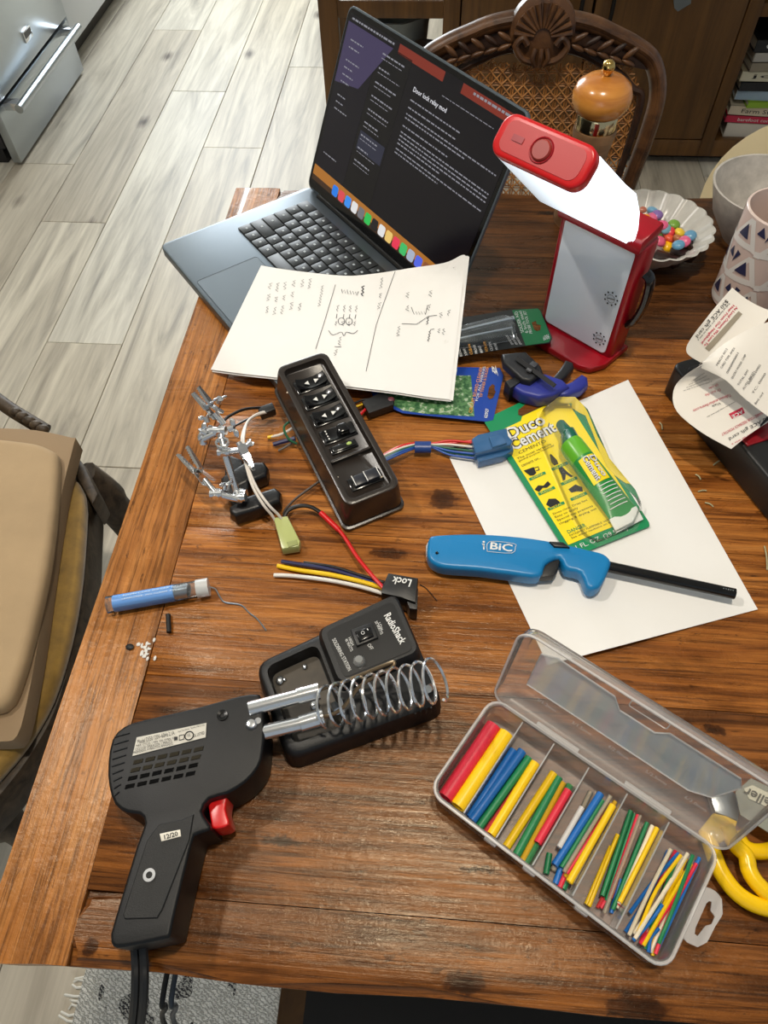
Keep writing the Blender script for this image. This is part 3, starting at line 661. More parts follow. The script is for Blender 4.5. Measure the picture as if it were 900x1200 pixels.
b = B(); poly(b, [cpt(.40, .955, .0004), cpt(.37, .925, .0004), cpt(.40, .908, .0004), cpt(.69, .908, .0004), cpt(.66, .935, .0004), cpt(.58, .94, .0004), cpt(.52, .972, .0004)]); part('hang_hole', b, m_tabd, cdp, False)
def ctext(s, x, y, w, h, m=m_ktext, l=.0006, bold=0.0, name='lettering'):
    o = cpt(x, y, l); return text(name, s, o, cpt(x+w, y, l)-o, cpt(x, y+h, l)-o, m, cdp, 0, bold)
for m, bo, l in ((m_ktext, .07, .0006), (m_wtext, .02, .0009)):
    ctext('Duco', .14, .79, .46, .085, m, l, bo); ctext('Cement', .10, .715, .56, .085, m, l, bo)
ctext('CEMENTO', .14, .682, .34, .02); ctext('The most versatile', .09, .652, .42, .016); ctext('general purpose household', .09, .634, .44, .016); ctext('cement on...', .09, .600, .24, .016)
for k, s_ in enumerate(['CHINA', 'GLASS', 'PLASTIC', 'WOOD', 'METAL', 'LEATHER']):
    x = .08 if k % 2 == 0 else .36; y = .50-(k//2)*.105
    b = B(); poly(b, [cpt(x, y, .0006), cpt(x+.2, y, .0006), cpt(x+.2, y+.018, .0006), cpt(x, y+.018, .0006)]); part('word_band', b, m_cgrn, cdp, False)
    ctext(s_, x+.03, y+.003, .14, .012, m_cyl, .0008)
b = B()
def ico(pts, l=.0007): poly(b, [cpt(x, y, l) for x, y in pts])
ico([(.08, .575), (.20, .57), (.19, .53), (.15, .522), (.11, .53)]); ribbon(b, [cpt(.20, .562, .0007), cpt(.245, .56, .0007), cpt(.235, .54, .0007), cpt(.20, .542, .0007)], .0012)
ico([(.43, .60), (.45, .60), (.47, .55), (.46, .525), (.41, .525), (.40, .55)])
ico([(.07, .44), (.13, .455), (.18, .44), (.25, .455), (.26, .43), (.2, .42), (.16, .43), (.1, .415)]); ico([(.43, .50), (.48, .50), (.50, .455), (.53, .42), (.50, .42), (.47, .45), (.43, .42), (.40, .42), (.42, .455)])
ico([(.09, .33), (.15, .355), (.22, .34), (.24, .31), (.2, .3), (.12, .3)]); ico([(.40, .36), (.50, .37), (.55, .34), (.53, .315), (.47, .33), (.41, .335)])
part('icons', b, m_ktext, cdp, False)
ctext('Dries clear, Dries fast', .10, .255, .42, .014); ctext('Easy to apply', .10, .232, .28, .016); ctext('Special cap prevents', .10, .210, .44, .016); ctext('clogging & drying out', .10, .188, .46, .016)
ctext('DANGER', .13, .125, .22, .022, m_cgrn, bold=.02); ctext('EXTREMELY FLAMMABLE. VAPOR HARMFUL', .13, .108, .7, .011); ctext('See other cautions on back of card', .13, .092, .7, .011)
ctext('1 FL. OZ. (29.5 ml)', .12, .018, .62, .034, m_wtext)
# glue tube inside: round shoulder flattening to a crimped tail
t0 = P(659, 500, T+.02); t1 = P(668, 520, T+.021); t2 = P(733, 606, T+.008); t3 = P(738, 617, T+.0065)
ax = (t2-t1); ax.normalize(); sd = ax.cross(Z).normalized()
def gtube(b, secs):
    rings = []
    for p, wx, wz in secs: rings.append([b.verts.new(p+sd*math.cos(k*math.tau/20)*wx+Z*math.sin(k*math.tau/20)*wz) for k in range(20)])
    for i in range(len(rings)-1):
        for k in range(20): b.faces.new((rings[i][k], rings[i][(k+1) % 20], rings[i+1][(k+1) % 20], rings[i+1][k]))
    b.faces.new(rings[0][::-1]); b.faces.new(rings[-1]); return b
tubeG = thing('glue_tube', 'green tube of cement with dark green cap in the yellow card', 'glue tube', P(700, 560, zc))
L = (t2-t1).length; q = lambda f: t1.lerp(t2, f)
b = B(); gtube(b, [(t1+ax*0, .0115, .0115), (q(.05), .0125, .0125), (q(.24), .0128, .0122)]); part('shoulder', b, m_gluel, tubeG)
b = B(); gtube(b, [(q(.24), .0128, .0122), (q(.5), .0142, .0100), (q(.8), .0152, .0055), (q(.93), .0158, .0024), (q(.99), .016, .0014)]); part('body', b, m_glued, tubeG)
b = B(); tail = q(.97); prism(b, [q(.95)-sd*.0162+Z*.0016, q(.95)+sd*.0162+Z*.0016, t3+sd*.0162+Z*.0012, t3-sd*.0162+Z*.0012], .0018, .0003); part('crimp', b, M('crimp_white', (232, 234, 228), .35), tubeG)
b = B(); gtube(b, [(t0-ax*.006, .0035, .0035), (t0-ax*.004, .0052, .0052), (t0+ax*.008, .0064, .0064), (t0+ax*.009, .0085, .0085), (t1+ax*.001, .0112, .0112)]); part('cap', b, M('cap_green', (10, 92, 72), .25), tubeG)
def gsurf(f, s, l=.0006):
    secs = [(.24, .0128, .0122), (.5, .0142, .0100), (.8, .0152, .0055), (.93, .0158, .0024)]
    for (f0, x0, z0), (f1, x1, z1) in zip(secs, secs[1:]):
        if f <= f1: k = (f-f0)/(f1-f0); wx, wz = x0+(x1-x0)*k, z0+(z1-z0)*k; break
    s = max(-.95, min(.95, s)); return q(f)+sd*wx*s+Z*(wz*math.sqrt(1-s*s)+l)
b = B(); sheet(b, lambda i, j: gsurf(.27+i*.31, -.55+j*1.3, .0005), 6, 10); part('yellow_label', b, m_cyl, tubeG)
def gtext(s, f0, f1, s0, s1, m, bold, l):
    o = gsurf(f0, s0, l); e = gsurf(f1, s0, l)-o; y = gsurf(f0, s1, l)-o; return text('lettering', s, o, e, y, m, tubeG, 0, bold)
sgn = 1 if gsurf(.3, .5).x > gsurf(.3, -.5).x else -1
for m, bo, l in ((m_ktext, .08, .0012), (m_wtext, .02, .0016)):
    gtext('Duco', .29, .55, .05*sgn, .62*sgn, m, bo, l); gtext('Cement', .27, .56, -.5*sgn, .0*sgn, m, bo, l)
for k in range(6):
    gtext('The most versatile general'[:22-k], .62+k*.042, .64+k*.042, -.6*sgn, .6*sgn, m_wtext, 0, .0008) if False else None
b = B()
for k in range(7): ribbon(b, [gsurf(.62+k*.042, s, .0008) for s in (-.7+.1*random.random(), -.3, 0, .3, .5+.2*random.random())], .0009)
part('small_print', b, m_wtext, tubeG, False)
# clear blister
bp = [P(u, v, zc+.0004) for u, v in [(632, 488), (648, 476), (668, 476), (684, 492), (712, 548), (745, 584), (752, 598), (742, 618), (700, 636), (684, 628), (668, 600), (634, 520)]]
b = B(); cc = sum(bp, V())/len(bp); n = len(bp); lay = []
for k, (sc, h) in enumerate([(1.06, 0), (1.0, .0), (.97, .012), (.93, .021), (.8, .0225)]):
    lay.append([b.verts.new(cc+(p-cc)*sc+Z*(h*(1 if k == 0 else (.5+.5*max(0, min(1, (p.y-.42)/.10)))))) for p in bp])
for i in range(4):
    for k in range(n): b.faces.new((lay[i][k], lay[i][(k+1) % n], lay[i+1][(k+1) % n], lay[i+1][k]))
b.faces.new(lay[-1]); bmesh.ops.subdivide_edges(b, edges=b.edges, cuts=1, smooth=.5); part('blister', b, clear('blister_plastic', base=.05, rough=.06, gloss=.16), card, 60)
# ================================================================== lighter
lt = thing('utility_lighter', 'bright blue long-neck utility lighter on the plain sheet', 'lighter', P(640, 655, T))
m_bic = M('lighter_blue', (12, 122, 182), .35)
zt = T+.021
body = [(501, 640), (503, 630), (512, 626), (560, 624.5), (610, 628), (650, 634), (690, 643), (708, 648), (716, 656), (715, 664), (706, 684), (697, 690), (688, 687), (681, 671), (664, 666), (656, 653), (640, 660), (632, 675), (600, 672), (560, 667), (520, 664), (506, 658), (501, 650)]
b = B(); prism(b, [p for p in cat(pp(body, zt), 3, True)], .017, .006, 4); part('handle', b, m_bic, lt, 55)
b = B(); prism(b, pp([(498.5, 640), (502, 633), (520, 632), (520, 666), (508, 663), (499, 652)], T+.0125), .009, .002); part('end_cap', b, m_chrome, lt)
b = B(); prism(b, pp([(631, 676), (637, 656), (660, 645), (654, 668), (649, 675)], T+.0165), .010, .002); part('trigger', b, m_black, lt)
b = B(); prism(b, pp([(644, 634), (660, 635), (668, 641), (650, 640)], T+.024), .012, .001); part('lock_button', b, m_black, lt)
n0, n1 = P(712, 664, T+.0125), P(861, 696, T+.0125)
b = B(); tube(b, [n0, n0.lerp(n1, .95), n1], [.0052, .0050, .0050], 14); nk = part('neck', b, m_blackg, lt)
b = B()
for k in range(5):
    p = n0.lerp(n1, .90+.018*k); ball(b, p+Z*.0049, .0007, 6, 4)
part('vent_hole', b, m_steel, nk)
la = P(569, 642, zt+.001); lb_ = P(604, 645, zt+.001)
text('lettering', 'BiC', P(574, 644, zt), P(600, 647, zt)-P(574, 644, zt), P(575, 635.5, zt)-P(574, 644, zt), m_wtext, lt, .0006, .02)
b = B(); tube(b, [p for p in cat(pp([(571, 645), (574, 634.5), (602, 637), (604, 641), (600, 648), (575, 646.5)], zt+.0006), 3, True)], .0003, 4, True); ball(b, P(567, 635, zt+.0006), (.0012, .0012, .0003), 8, 6)
ribbon(b, pp([(567, 637), (567, 644)], zt+.0006), .0012); ribbon(b, pp([(565, 637), (568, 641)], zt+.0006), .0008); part('emblem', b, m_wtext, lt)
b = B(); ball(b, P(512, 648, zt+.0002), .0016, 8, 6); part('screw', b, m_blackg, lt)
# ================================================================== switch console
cf, cn = P(350, 418, T+.060), P(437, 578, T+.042)
dirv = (cf-cn); clen = math.hypot(dirv.x, dirv.y); rz = math.atan2(-dirv.x, dirv.y); tilt = math.asin(.0205/clen)
m_con = M('console_brown_black', (44, 38, 34), .26, bump=(1500, .08)); m_conm = M('console_inlay', (34, 31, 29), .42)
mid = (cf+cn)/2; cs = thing('switch_console', 'dark brown car window switch console with rocker buttons', 'console', (mid.x, mid.y, T+.0112), rz, tilt)
HH = .041; hw = .0275; hl = clen/2
def crect(w, l, z, r, n=4): return rrect(V((-w, -l, z)), V((1, 0, 0)), V((0, 1, 0)), 2*w, 2*l, r, n)
b = B()
# outer shell as stacked outlines: flared skirt, rolled rim, recessed floor
lay = [(hw+.006, hl+.004, .0, .007), (hw+.006, hl+.004, .004, .007), (hw+.004, hl+.002, .0045, .007), (hw+.0015, hl, HH-.006, .009), (hw+.0005, hl-.001, HH-.001, .009), (hw-.002, hl-.003, HH, .008), (hw-.005, hl-.007, HH-.001, .006), (hw-.006, hl-.008, HH-.008, .005), (hw-.0065, hl-.0085, HH-.0085, .005)]
rings = [[b.verts.new(p) for p in crect(w, l, z, r)] for w, l, z, r in lay]
for i in range(len(rings)-1):
    n = len(rings[i])
    for k in range(n): b.faces.new((rings[i][k], rings[i][(k+1) % n], rings[i+1][(k+1) % n], rings[i+1][k]))
b.faces.new(rings[0][::-1]); b.faces.new(rings[-1]); part('housing', b, m_con, cs, 50, local=True)
fz = HH-.0085
b = B(); box(b, (0, -.046, fz+.002), (2*hw-.013, .0035, .006), .001, mat=Matrix()); part('divider_bar', b, m_con, cs, local=True)
m_arrow = M('arrow_white', (235, 235, 230), .5)
for k, y in enumerate((.0765, .0485, .0205, -.0085)):
    b = B(); box(b, (0, y, fz), (.036, .0215, .003), .0012); bz = part('button_bezel', b, m_blackg, cs, local=True)
    b = B(); sheet(b, lambda s, t: V(((s-.5)*.031, y+(t-.5)*.0165, fz+.0028+.0042*(2*abs(s-.5))**2*(1 if k < 3 else .4)-.0012*math.sin(math.pi*t))), 10, 4, -.0025); part('rocker', b, m_blackg, bz, local=True)
    if k < 3:
        for sx in (-1, 1):
            b = B(); prism(b, [V((sx*.0032, y+.0032, fz+.0037)), V((sx*.0032, y-.0032, fz+.0037)), V((sx*.0078, y, fz+.0044))], .0008); part('arrow', b, m_arrow, bz, False, local=True)
    else:
        b = B(); box(b, (.005, y, fz+.006), (.011, .013, .006), .002); part('thumb_slide', b, m_blackg, bz, local=True)
        b = B()
        for j in range(4): box(b, (-.012, y-.006+j*.004, fz+.0045), (.0012, .002, .0004))
        part('tick_marks', b, m_arrow, bz, False, local=True)
b = B(); box(b, (-.002, -.0300, fz+.0005), (.028, .0115, .003), .001); bz = part('button_bezel', b, m_blackg, cs, local=True)
b = B(); box(b, (-.002, -.0300, fz+.002), (.024, .0085, .003), .001); part('push_button', b, M('push_black', (20, 20, 20), .2), bz, local=True)
b = B(); ball(b, (.004, -.0295, fz+.0037), (.0028, .0024, .001), 10, 6); part('indicator', b, M('indicator_lime', (176, 200, 110), .3), bz, local=True)
b = B(); box(b, (.002, -.083, fz), (.034, .018, .003), .001); bz = part('button_bezel', b, m_blackg, cs, local=True)
b = B(); prism(b, [V((-.011, -.0905, fz+.007)), V((.002, -.0905, fz+.004)), V((.015, -.0905, fz+.0075)), V((.015, -.0755, fz+.0075)), V((.002, -.0755, fz+.004)), V((-.011, -.0755, fz+.007))], .005) if False else box(b, (-.0045, -.083, fz+.0035), (.0125, .014, .006), .001)
box(b, (.0085, -.083, fz+.0045), (.0135, .014, .007), .001); part('rocker', b, M('rocker_slate', (34, 36, 44), .35), bz, local=True)
b = B()
for x in (-.0105, .0018, .0150): box(b, (x, -.083, fz+.0072), (.0007, .0142, .0016))
part('rocker_lines', b, m_arrow, bz, False, local=True)
b = B()
for x, y in ((-hw+.004, -.070), (hw-.011, -.088), (-hw-.0002, .07)): ball(b, (x, y, HH-.002 if abs(x) > .02 else fz+.002), (.002, .0014, .001), 8, 5)
part('paint_chip', b, M('chip', (220, 205, 185), .6), cs, local=True)
ky_ = (clen-.018)/(.222-.018)          # fit the button spacing to the housing's length
for o_ in [o for o in COL.objects if o.type == 'MESH' and (o.parent is cs or (o.parent and o.parent.parent is cs)) and not o.name.startswith('housing')]: o_.data.transform(Matrix.Diagonal((1, ky_, 1, 1)))
# ------------------------------------------------------------------ wiring of the console
def wire(name, px, r, mat, parent, n=6):
    b = B(); tube(b, cat([P(u, v, T+z) for u, v, z in px], n), r, 8); return part(name, b, mat, parent)
m_wwire = M('white_wire', (226, 218, 208), .45); m_kwire = M('black_wire', (20, 20, 20), .4); m_gwire = M('green_wire', (20, 92, 60), .45); m_bwire = M('blue_wire', (34, 84, 170), .45); m_pwire = M('pink_wire', (196, 120, 104), .45)
# blue connector loom, right side
lm = thing('blue_plug_loom', 'bundle of coloured wires ending in a translucent blue plug', 'wires', P(520, 525, T))
for k, (m, dz, dv) in enumerate([(m_wwire, .010, 0), (m_gwire, .009, 3), (m_gwire, .006, 6), (m_bwire, .005, 8), (m_bwire, .008, 5), (m_red, .011, -3), (m_red, .009, -1), (m_kwire, .007, 2), (m_navy, .004, 4)]):
    wire('wire', [(448+k % 3, 535+dv*.8, .012), (470, 525+dv*.8, .010+dz*.4), (492, 520+dv*.45, .006+dz*.35), (507, 521+dv*.45, .006+dz*.35), (527, 523+dv*1.5-2, dz*.8+.002), (556, 524+dv*1.6-(6 if k > 5 else 0), dz+.002)], .0012, m, lm)
b = B(); tube(b, [P(486, 524, T+.009), P(505, 524, T+.009)], .0068, 14, flat=(1, .8)); part('tape_wrap', b, M('blue_tape', (30, 62, 128), .35), lm)
m_plug = clear('plug_blue', (58, 108, 158), .78, .25, (120, 160, 200), .2)
b = B(); prism(b, pp([(553, 514), (560, 509), (594, 501), (596, 511), (601, 516), (599, 521), (557, 531)], T+.021), .013, .0015); pl = part('plug_shell', b, m_plug, lm)
b = B(); prism(b, pp([(556, 531), (600, 519), (602, 527), (590, 534), (561, 541)], T+.013), .011, .0012); part('plug_step', b, m_plug, lm)
b = B(); prism(b, pp([(573, 512), (590, 508), (594, 519), (577, 524)], T+.0235), .004, .001); part('latch', b, m_plug, pl)
# white pair to the milky plug
lw = thing('milky_plug_lead', 'cream paired wires ending in a pale yellow-green plug', 'wires', P(315, 560, T))
for k in range(2):
    wire('wire', [(320, 482, .016), (305, 484+k, .022), (291, 493, .034), (284+k*2, 510, .045), (284+k*2, 524, .050), (289+k*2, 548, .042), (297+k*4, 572, .036), (309+k*6, 592, .028), (318+k*8, 603, .018), (323+k*9, 611, .010)], .0014, m_wwire, lw)
b = B(); prism(b, pp([(320, 606), (337, 604), (352, 634), (350, 640), (330, 643)], T+.014), .012, .002); mp = part('plug', b, clear('plug_milky', (196, 204, 130), .82, .3, (226, 230, 180), .2), lw)
b = B(); prism(b, pp([(336, 635), (348, 632), (349, 638), (338, 641)], T+.0145), .004, .0004); part('plug_mouth', b, M('plug_mouth', (150, 156, 92), .5), mp)
# black lead with heat shrink and red wire to the LOCK relay socket
lk = thing('lock_socket_lead', 'black socket marked Lock with red, navy, yellow and white wires', 'wires', P(440, 670, T))
b = B(); tube(b, cat(pp([(377, 562), (362, 573), (346, 585), (334, 598), (333, 606)], T+.007), 6), .0013, 8); part('wire', b, M('stripe_wire', (60, 46, 36), .45), lk)
wire('wire', [(333, 606, .008), (338, 598, .010), (350, 593, .011), (364, 594, .010), (378, 602, .008)], .0021, m_kwire, lk)
wire('wire', [(377, 602, .008), (389, 613, .009), (402, 627, .010), (418, 652, .011), (434, 672, .014), (449, 689, .015)], .0019, m_red, lk)
b = B(); tube(b, pp([(376, 601), (397, 621)], T+.009), .0028, 10); part('heat_shrink', b, m_red, lk)
wire('wire', [(330, 658, .005), (350, 661, .006), (390, 668, .006), (430, 680, .008), (452, 687, .010)], .0019, m_navy, lk)
wire('wire', [(356, 659, .005), (390, 664, .007), (420, 673, .009), (450, 682, .012)], .0013, m_kwire, lk)
wire('wire', [(325, 663, .003), (350, 668, .004), (390, 674, .006), (425, 682, .008), (452, 690, .009)], .0021, m_yel, lk)
wire('wire', [(321, 674, .003), (345, 675, .004), (385, 680, .005), (420, 687, .006), (448, 695, .006)], .0019, M('white_wire_b', (235, 232, 226), .4), lk)
b = B(); prism(b, pp([(455, 671), (490, 677), (487, 706), (470, 700), (447, 695), (447, 689)], T+.026), .025, .0015); sk = part('socket', b, m_black, lk)
b = B(); prism(b, pp([(474, 698), (490, 689), (489, 714), (480, 713)], T+.022), .02, .001); part('socket_keyway', b, m_black, lk)
text('lettering', 'Lock', P(483, 679.5, T+.026), P(461, 675.5, T+.026)-P(483, 679.5, T+.026), P(480, 688, T+.026)-P(483, 679.5, T+.026), m_wtext, lk, .0006, .02)
b = B(); 
# loose leads on the left of the console
ll = thing('tinned_black_lead', 'pair of black wires, one with a bare copper end, left of the console', 'wires', P(290, 490, T))
wire('wire', [(322, 481, .016), (305, 478, .020), (285, 480, .030), (268, 488, .045), (262, 494, .052)], .0016, m_kwire, ll)
wire('wire', [(322, 484, .014), (300, 487, .018), (270, 502, .030)], .0012, m_kwire, ll)
wire('copper_end', [(263, 493, .051), (254, 500, .056)], .001, m_copper, ll)
b = B(); box(b, (0, 0, 0), (.017, .010, .010), .001, mat=mtx(P(313, 482, T+.016), dirv.normalized().cross(Z), dirv.normalized(), Z)); part('junction', b, m_black, ll)
l3 = thing('cut_wire_ends', 'cut wire ends with a yellow tip beside the console', 'wires', P(330, 513, T))
wire('wire', [(345, 500, .010), (332, 508, .008), (318, 512, .006)], .0015, m_wwire, l3); wire('tip', [(320, 511.5, .006), (314, 512.5, .005)], .0019, m_yel, l3)
wire('wire', [(346, 514, .008), (334, 517, .006), (320, 521, .005)], .0024, m_navy, l3); wire('wire', [(346, 490, .015), (333, 500, .016), (338, 514, .012), (348, 520, .008)], .0013, m_gwire, l3)
wire('wire', [(346, 516, .007), (336, 523, .004), (326, 528, .003)], .0012, M('grey_wire', (90, 84, 80), .5), l3)
# fuse holder between the console and the notes
fh = thing('fuse_holder', 'black inline fuse holder with red wire beside the console', 'fuse', P(440, 470, T))
b = B(); prism(b, pp([(424, 470), (446, 459), (462, 466), (461, 474), (432, 484)], T+.012), .010, .0015); part('holder', b, m_black, fh)
wire('wire', [(420, 488, .010), (428, 480, .008), (434, 474, .006)], .0016, m_red, fh); wire('wire', [(414, 478, .008), (424, 474, .008), (432, 472, .007)], .0011, m_yel, fh); wire('wire', [(413, 474, .010), (424, 469, .009), (434, 468, .008)], .0013, m_kwire, fh)
b = B(); ball(b, P(458, 469, T+.010), (.0045, .0045, .003), 12, 8); part('end_plug', b, M('maroon', (96, 42, 50), .4), fh)
# ================================================================== helping hand
hp = thing('helping_hand', 'chrome third-hand clamp with crocodile clips on a black cast base', 'clamp', P(285, 580, T))
zb = T+.020
b = B(); prism(b, pp([(258, 560), (262, 556), (286, 541), (309, 540), (314, 547), (312, 556), (292, 564), (278, 571), (260, 572)], zb), .0185, .004, 3); prism(b, pp([(264, 530), (284, 538), (292, 566), (288, 590), (272, 594), (262, 572)], zb-.001), .017, .003, 3); prism(b, pp([(268, 593), (290, 580), (322, 570), (329, 576), (328, 586), (300, 596), (275, 604), (269, 600)], zb), .0185, .004, 3); part('base', b, M('cast_iron', (20, 20, 22), .38, bump=(400, .2)), hp)
pz = lambda u, v, z: P(u, v, T+z)
jA, jB = pz(282, 579, .024), pz(263, 530, .050); jC = pz(258, 505, .060)
def rod(a, c, r, nm='rod', m=None):
    b = B(); tube(b, [a, c], r, 12); return part(nm, b, m or m_chrome, hp)
rod(pz(278, 578, .018), jB, .0036); rod(jB, jC, .0036); rod(pz(280, 585, .03), pz(250, 578, .032), .0036, 'cross_arm')
def wing(c, d, s=.006):
    """wing nut"""
    d = d.normalized(); x = d.orthogonal().normalized(); y = d.cross(x); b = B()
    tube(b, [c-d*.003, c+d*.003], .0032, 10)
    for k in (-1, 1): ball(b, c+x*k*s*.9+d*.003, (s*.75, .0014, s*.45), 12, 8, mat=mtx(V(), x, y, d))
    return part('wing_nut', b, m_chrome, hp)
def joint(c, r=.006):
    b = B(); tube(b, [c-V((r, 0, .001)), c+V((r, 0, .001))], r*.72, 12); tube(b, [c-V((0, r*.8, 0)), c+V((0, r*.8, 0))], r*.55, 12); part('joint', b, m_chrome, hp)
for c in (jA, jB, jC, pz(254, 579, .032), pz(281, 583, .03), pz(246, 505, .056)): joint(c)
wing(jC+V((.012, 0, .004)), V((1, .2, .3))); wing(pz(240, 507, .058), V((-1, .3, .2))); wing(pz(291, 521, .052), V((.6, .6, .3))); wing(pz(257, 469, .073), V((.5, 0, 1)), .005); wing(pz(242, 492, .062), V((-.3, .6, .6)), .005); wing(pz(265, 570, .036), V((.2, .5, 1)), .005)
rod(jB, pz(284, 527, .052), .0032, 'cross_arm'); rod(jC, pz(238, 515, .054), .0034, 'cross_arm'); rod(pz(238, 503, .055), pz(239, 520, .042), .0046, 'sleeve')
b = B(); k0 = pz(261, 521, .056); tube(b, [k0+V((math.cos(t*.5)*.006, math.sin(t*.5)*.006, t*.00012)) for t in range(40)], .0009, 6); part('spring', b, m_chrome, hp)
def clip(tip, tail, open_, up=Z):
    """crocodile clip: two toothed jaws, pivot and thumb plates"""
    ax = (tail-tip).normalized(); sd_ = ax.cross(up).normalized(); L = (tail-tip).length; piv = tip.lerp(tail, .55)
    for s in (-1, 1):
        b = B(); n = 9; jaw = []
        for i in range(n+1):
            f = i/n; c = tip.lerp(piv, f)+up*s*open_*(1-f)+up*s*.0028*f; w = .0016+.0022*f
            jaw.append((c-sd_*w, c-sd_*w*.9+up*s*.0024, c+sd_*w*.9+up*s*.0024, c+sd_*w))
        vs = [[b.verts.new(p) for p in r] for r in jaw]
        for i in range(n):
            for j in range(3): b.faces.new((vs[i][j], vs[i][j+1], vs[i+1][j+1], vs[i+1][j]))
            if i < n-2:
                m_ = (jaw[i][0]+jaw[i+1][0])/2-up*s*.0014; m2 = (jaw[i][3]+jaw[i+1][3])/2-up*s*.0014
                b.faces.new((vs[i][0], vs[i+1][0], b.verts.new(m_))); b.faces.new((vs[i][3], vs[i+1][3], b.verts.new(m2)))
        part('jaw', b, m_chrome, hp, 30)
        b = B(); a = piv+up*s*.003; e = tail.lerp(piv, .25)+up*s*(.0075 if s > 0 else .003); prism(b, [a-sd_*.0036, e-sd_*.0044, e+ax*.002, e+sd_*.0044, a+sd_*.0036], .0008, down=up); part('thumb_plate', b, m_chrome, hp)
    b = B(); tube(b, [piv-sd_*.0045, piv+sd_*.0045], .0022, 10); part('pivot', b, m_steel, hp)
    b = B(); tube(b, [piv.lerp(tail, .5), tail+ax*.006], .0030, 10); part('barrel', b, m_chrome, hp)
clip(pz(214, 528, .040), pz(248, 572, .034), .006, V((.75, .3, .55)).normalized())
clip(pz(229, 457, .084), pz(258, 492, .064), .004, V((.7, .2, .65)).normalized())
clip(pz(297, 549, .046), pz(283, 525, .053), .001)
# ================================================================== solder tube, wire, scraps
sv = thing('solder_tube', 'clear plastic solder tube with a blue label', 'solder tube', P(185, 698, T))
s0, s1 = P(126, 709, T+.0085), P(232, 690, T+.0085); sx_ = (s1-s0).normalized()
b = B(); tube(b, [s0, s1], .0080, 20); part('vial', b, clear('vial_plastic', base=.06, rough=.05, gloss=.2), sv)
b = B(); tube(b, [s0+sx_*.006, s0.lerp(s1, .74)], .0077, 20); part('solder_label_wrap', b, M('label_blue', (84, 152, 222), .4), sv)
b = B()
for k in range(26): tube(b, [s0.lerp(s1, .74+k*.006)+V((0, math.cos(t*math.tau/14), math.sin(t*math.tau/14)))*.0058 for t in range(14)], .0007, 5, True)
part('solder_coil', b, m_steel, sv)
b = B(); tube(b, [s1-sx_*.001, s1+sx_*.010], .0086, 18); part('cap', b, clear('cap_frost', (226, 230, 230), .7, .3, gloss=.2), sv)
up_ = Z; sy_ = sx_.cross(Z)*-1
for k, s_ in enumerate(('ROSIN CORE SOLDER .032 DIA', 'LEAD-FREE  NO CLEAN  HANDLE')):
    o = s0+sx_*.016+Z*.0079+V((0, .0012-k*.0035, 0)); text('lettering', s_, o, sx_*.058, sy_*(.0016 if sy_.y > 0 else -.0016), M('pale_print', (206, 226, 240), .5), sv, .0004)
b = B(); tube(b, cat([P(u, v, T+z) for u, v, z in [(243, 688, .006), (252, 690, .004), (258, 700, .0015), (264, 706, .0012), (282, 709, .0012), (292, 718, .0012), (302, 726, .0012), (312, 739, .0012)]], 6), .0007, 6); part('solder_wire', b, m_steel, sv)
b = B(); tube(b, pp([(197, 720), (198, 741)], T+.0028), .0022, 10); solo('tubing_offcut', b, m_rubber, 'short black tubing offcut below the solder tube', 'offcut')
b = B()
for k in range(26):
    c = P(170+random.gauss(0, 5), 762+random.gauss(0, 5), T+.0008); ball(b, c, (.0016*random.uniform(.4, 1.4), .0022*random.uniform(.4, 1.2), .0007), 6, 4)
solo('white_crumbs', b, M('crumb_white', (228, 226, 220), .7), 'little patch of white crumbs by the left table edge', 'crumbs', kind='stuff')
b = B(); ball(b, P(152, 758, T+.0015), (.004, .003, .0015), 8, 5); solo('black_crumb', b, m_rubber, 'tiny black crumb beside the white crumbs', 'crumb')
# ================================================================== red lamp
lw_, ln_ = V((.7613, -.6484, 0)), V((-.6484, -.7613, 0)); la0 = V((.1279, .6768, T))
def lpnt(w, n, z): return la0+lw_*w+ln_*n+Z*z
m_lred = M('lamp_red', (150, 8, 26), .28); m_cap = M('lamp_cap_red', (196, 14, 20), .3)
lamp = thing('folding_lamp', 'red folding LED task lamp with glowing white head', 'lamp', lpnt(.042, -.015, 0))
WL = .0845
def slab(b, n0, n1, z0, z1, w0, w1, w=.004, seg=3):
    box(b, (0, 0, 0), (w1-w0, n1-n0, z1-z0), w, seg, mat=mtx(lpnt((w0+w1)/2, (n0+n1)/2, (z0+z1)/2), lw_, ln_, Z))
b = B(); slab(b, -.032, -.001, .002, .152, -.007, WL+.007, .005, 3); part('body', b, m_lred, lamp)
b = B(); prism(b, [lpnt(w, n, .010) for w, n in ((-.010, -.034), (-.009, .008), (.000, .026), (.012, .031), (WL-.012, .031), (WL, .026), (WL+.009, .008), (WL+.010, -.034))], .009, .002); part('foot', b, m_lred, lamp)
b = B(); prism(b, rrect(lpnt(0, .0005, .013), lw_, Z, WL, .134, .006), .001, .0004, 1, down=ln_); pn = part('panel', b, M('panel_white', (214, 222, 232), .22, coat=.6), lamp)
for zz in (.085, .030):
    b = B(); c = lpnt(WL-.011, .0014, zz)
    for k in range(9):
        a = k*math.tau/9+.2; p = c+(lw_*math.cos(a)+Z*math.sin(a))*.0075
        prism(b, [p+lw_*.0008+Z*.0008, p-lw_*.0008+Z*.0008, p-lw_*.0008-Z*.0008, p+lw_*.0008-Z*.0008], .0004, down=ln_)
    tube(b, [c+(lw_*math.cos(a*.4)+Z*math.sin(a*.4))*.0046 for a in range(16)], .00018, 4, True); tube(b, [c-lw_*.004-Z*.001, c+lw_*.004+Z*.001], .0004, 5); part('dial_mark', b, m_ktext, pn, False)
d43 = math.radians(43); hd = ln_*math.cos(d43)+Z*math.sin(d43); hp_ = -ln_*math.sin(d43)+Z*math.cos(d43)
h00 = lpnt(-.012, .020, .164)             # lower front corner of the glowing head
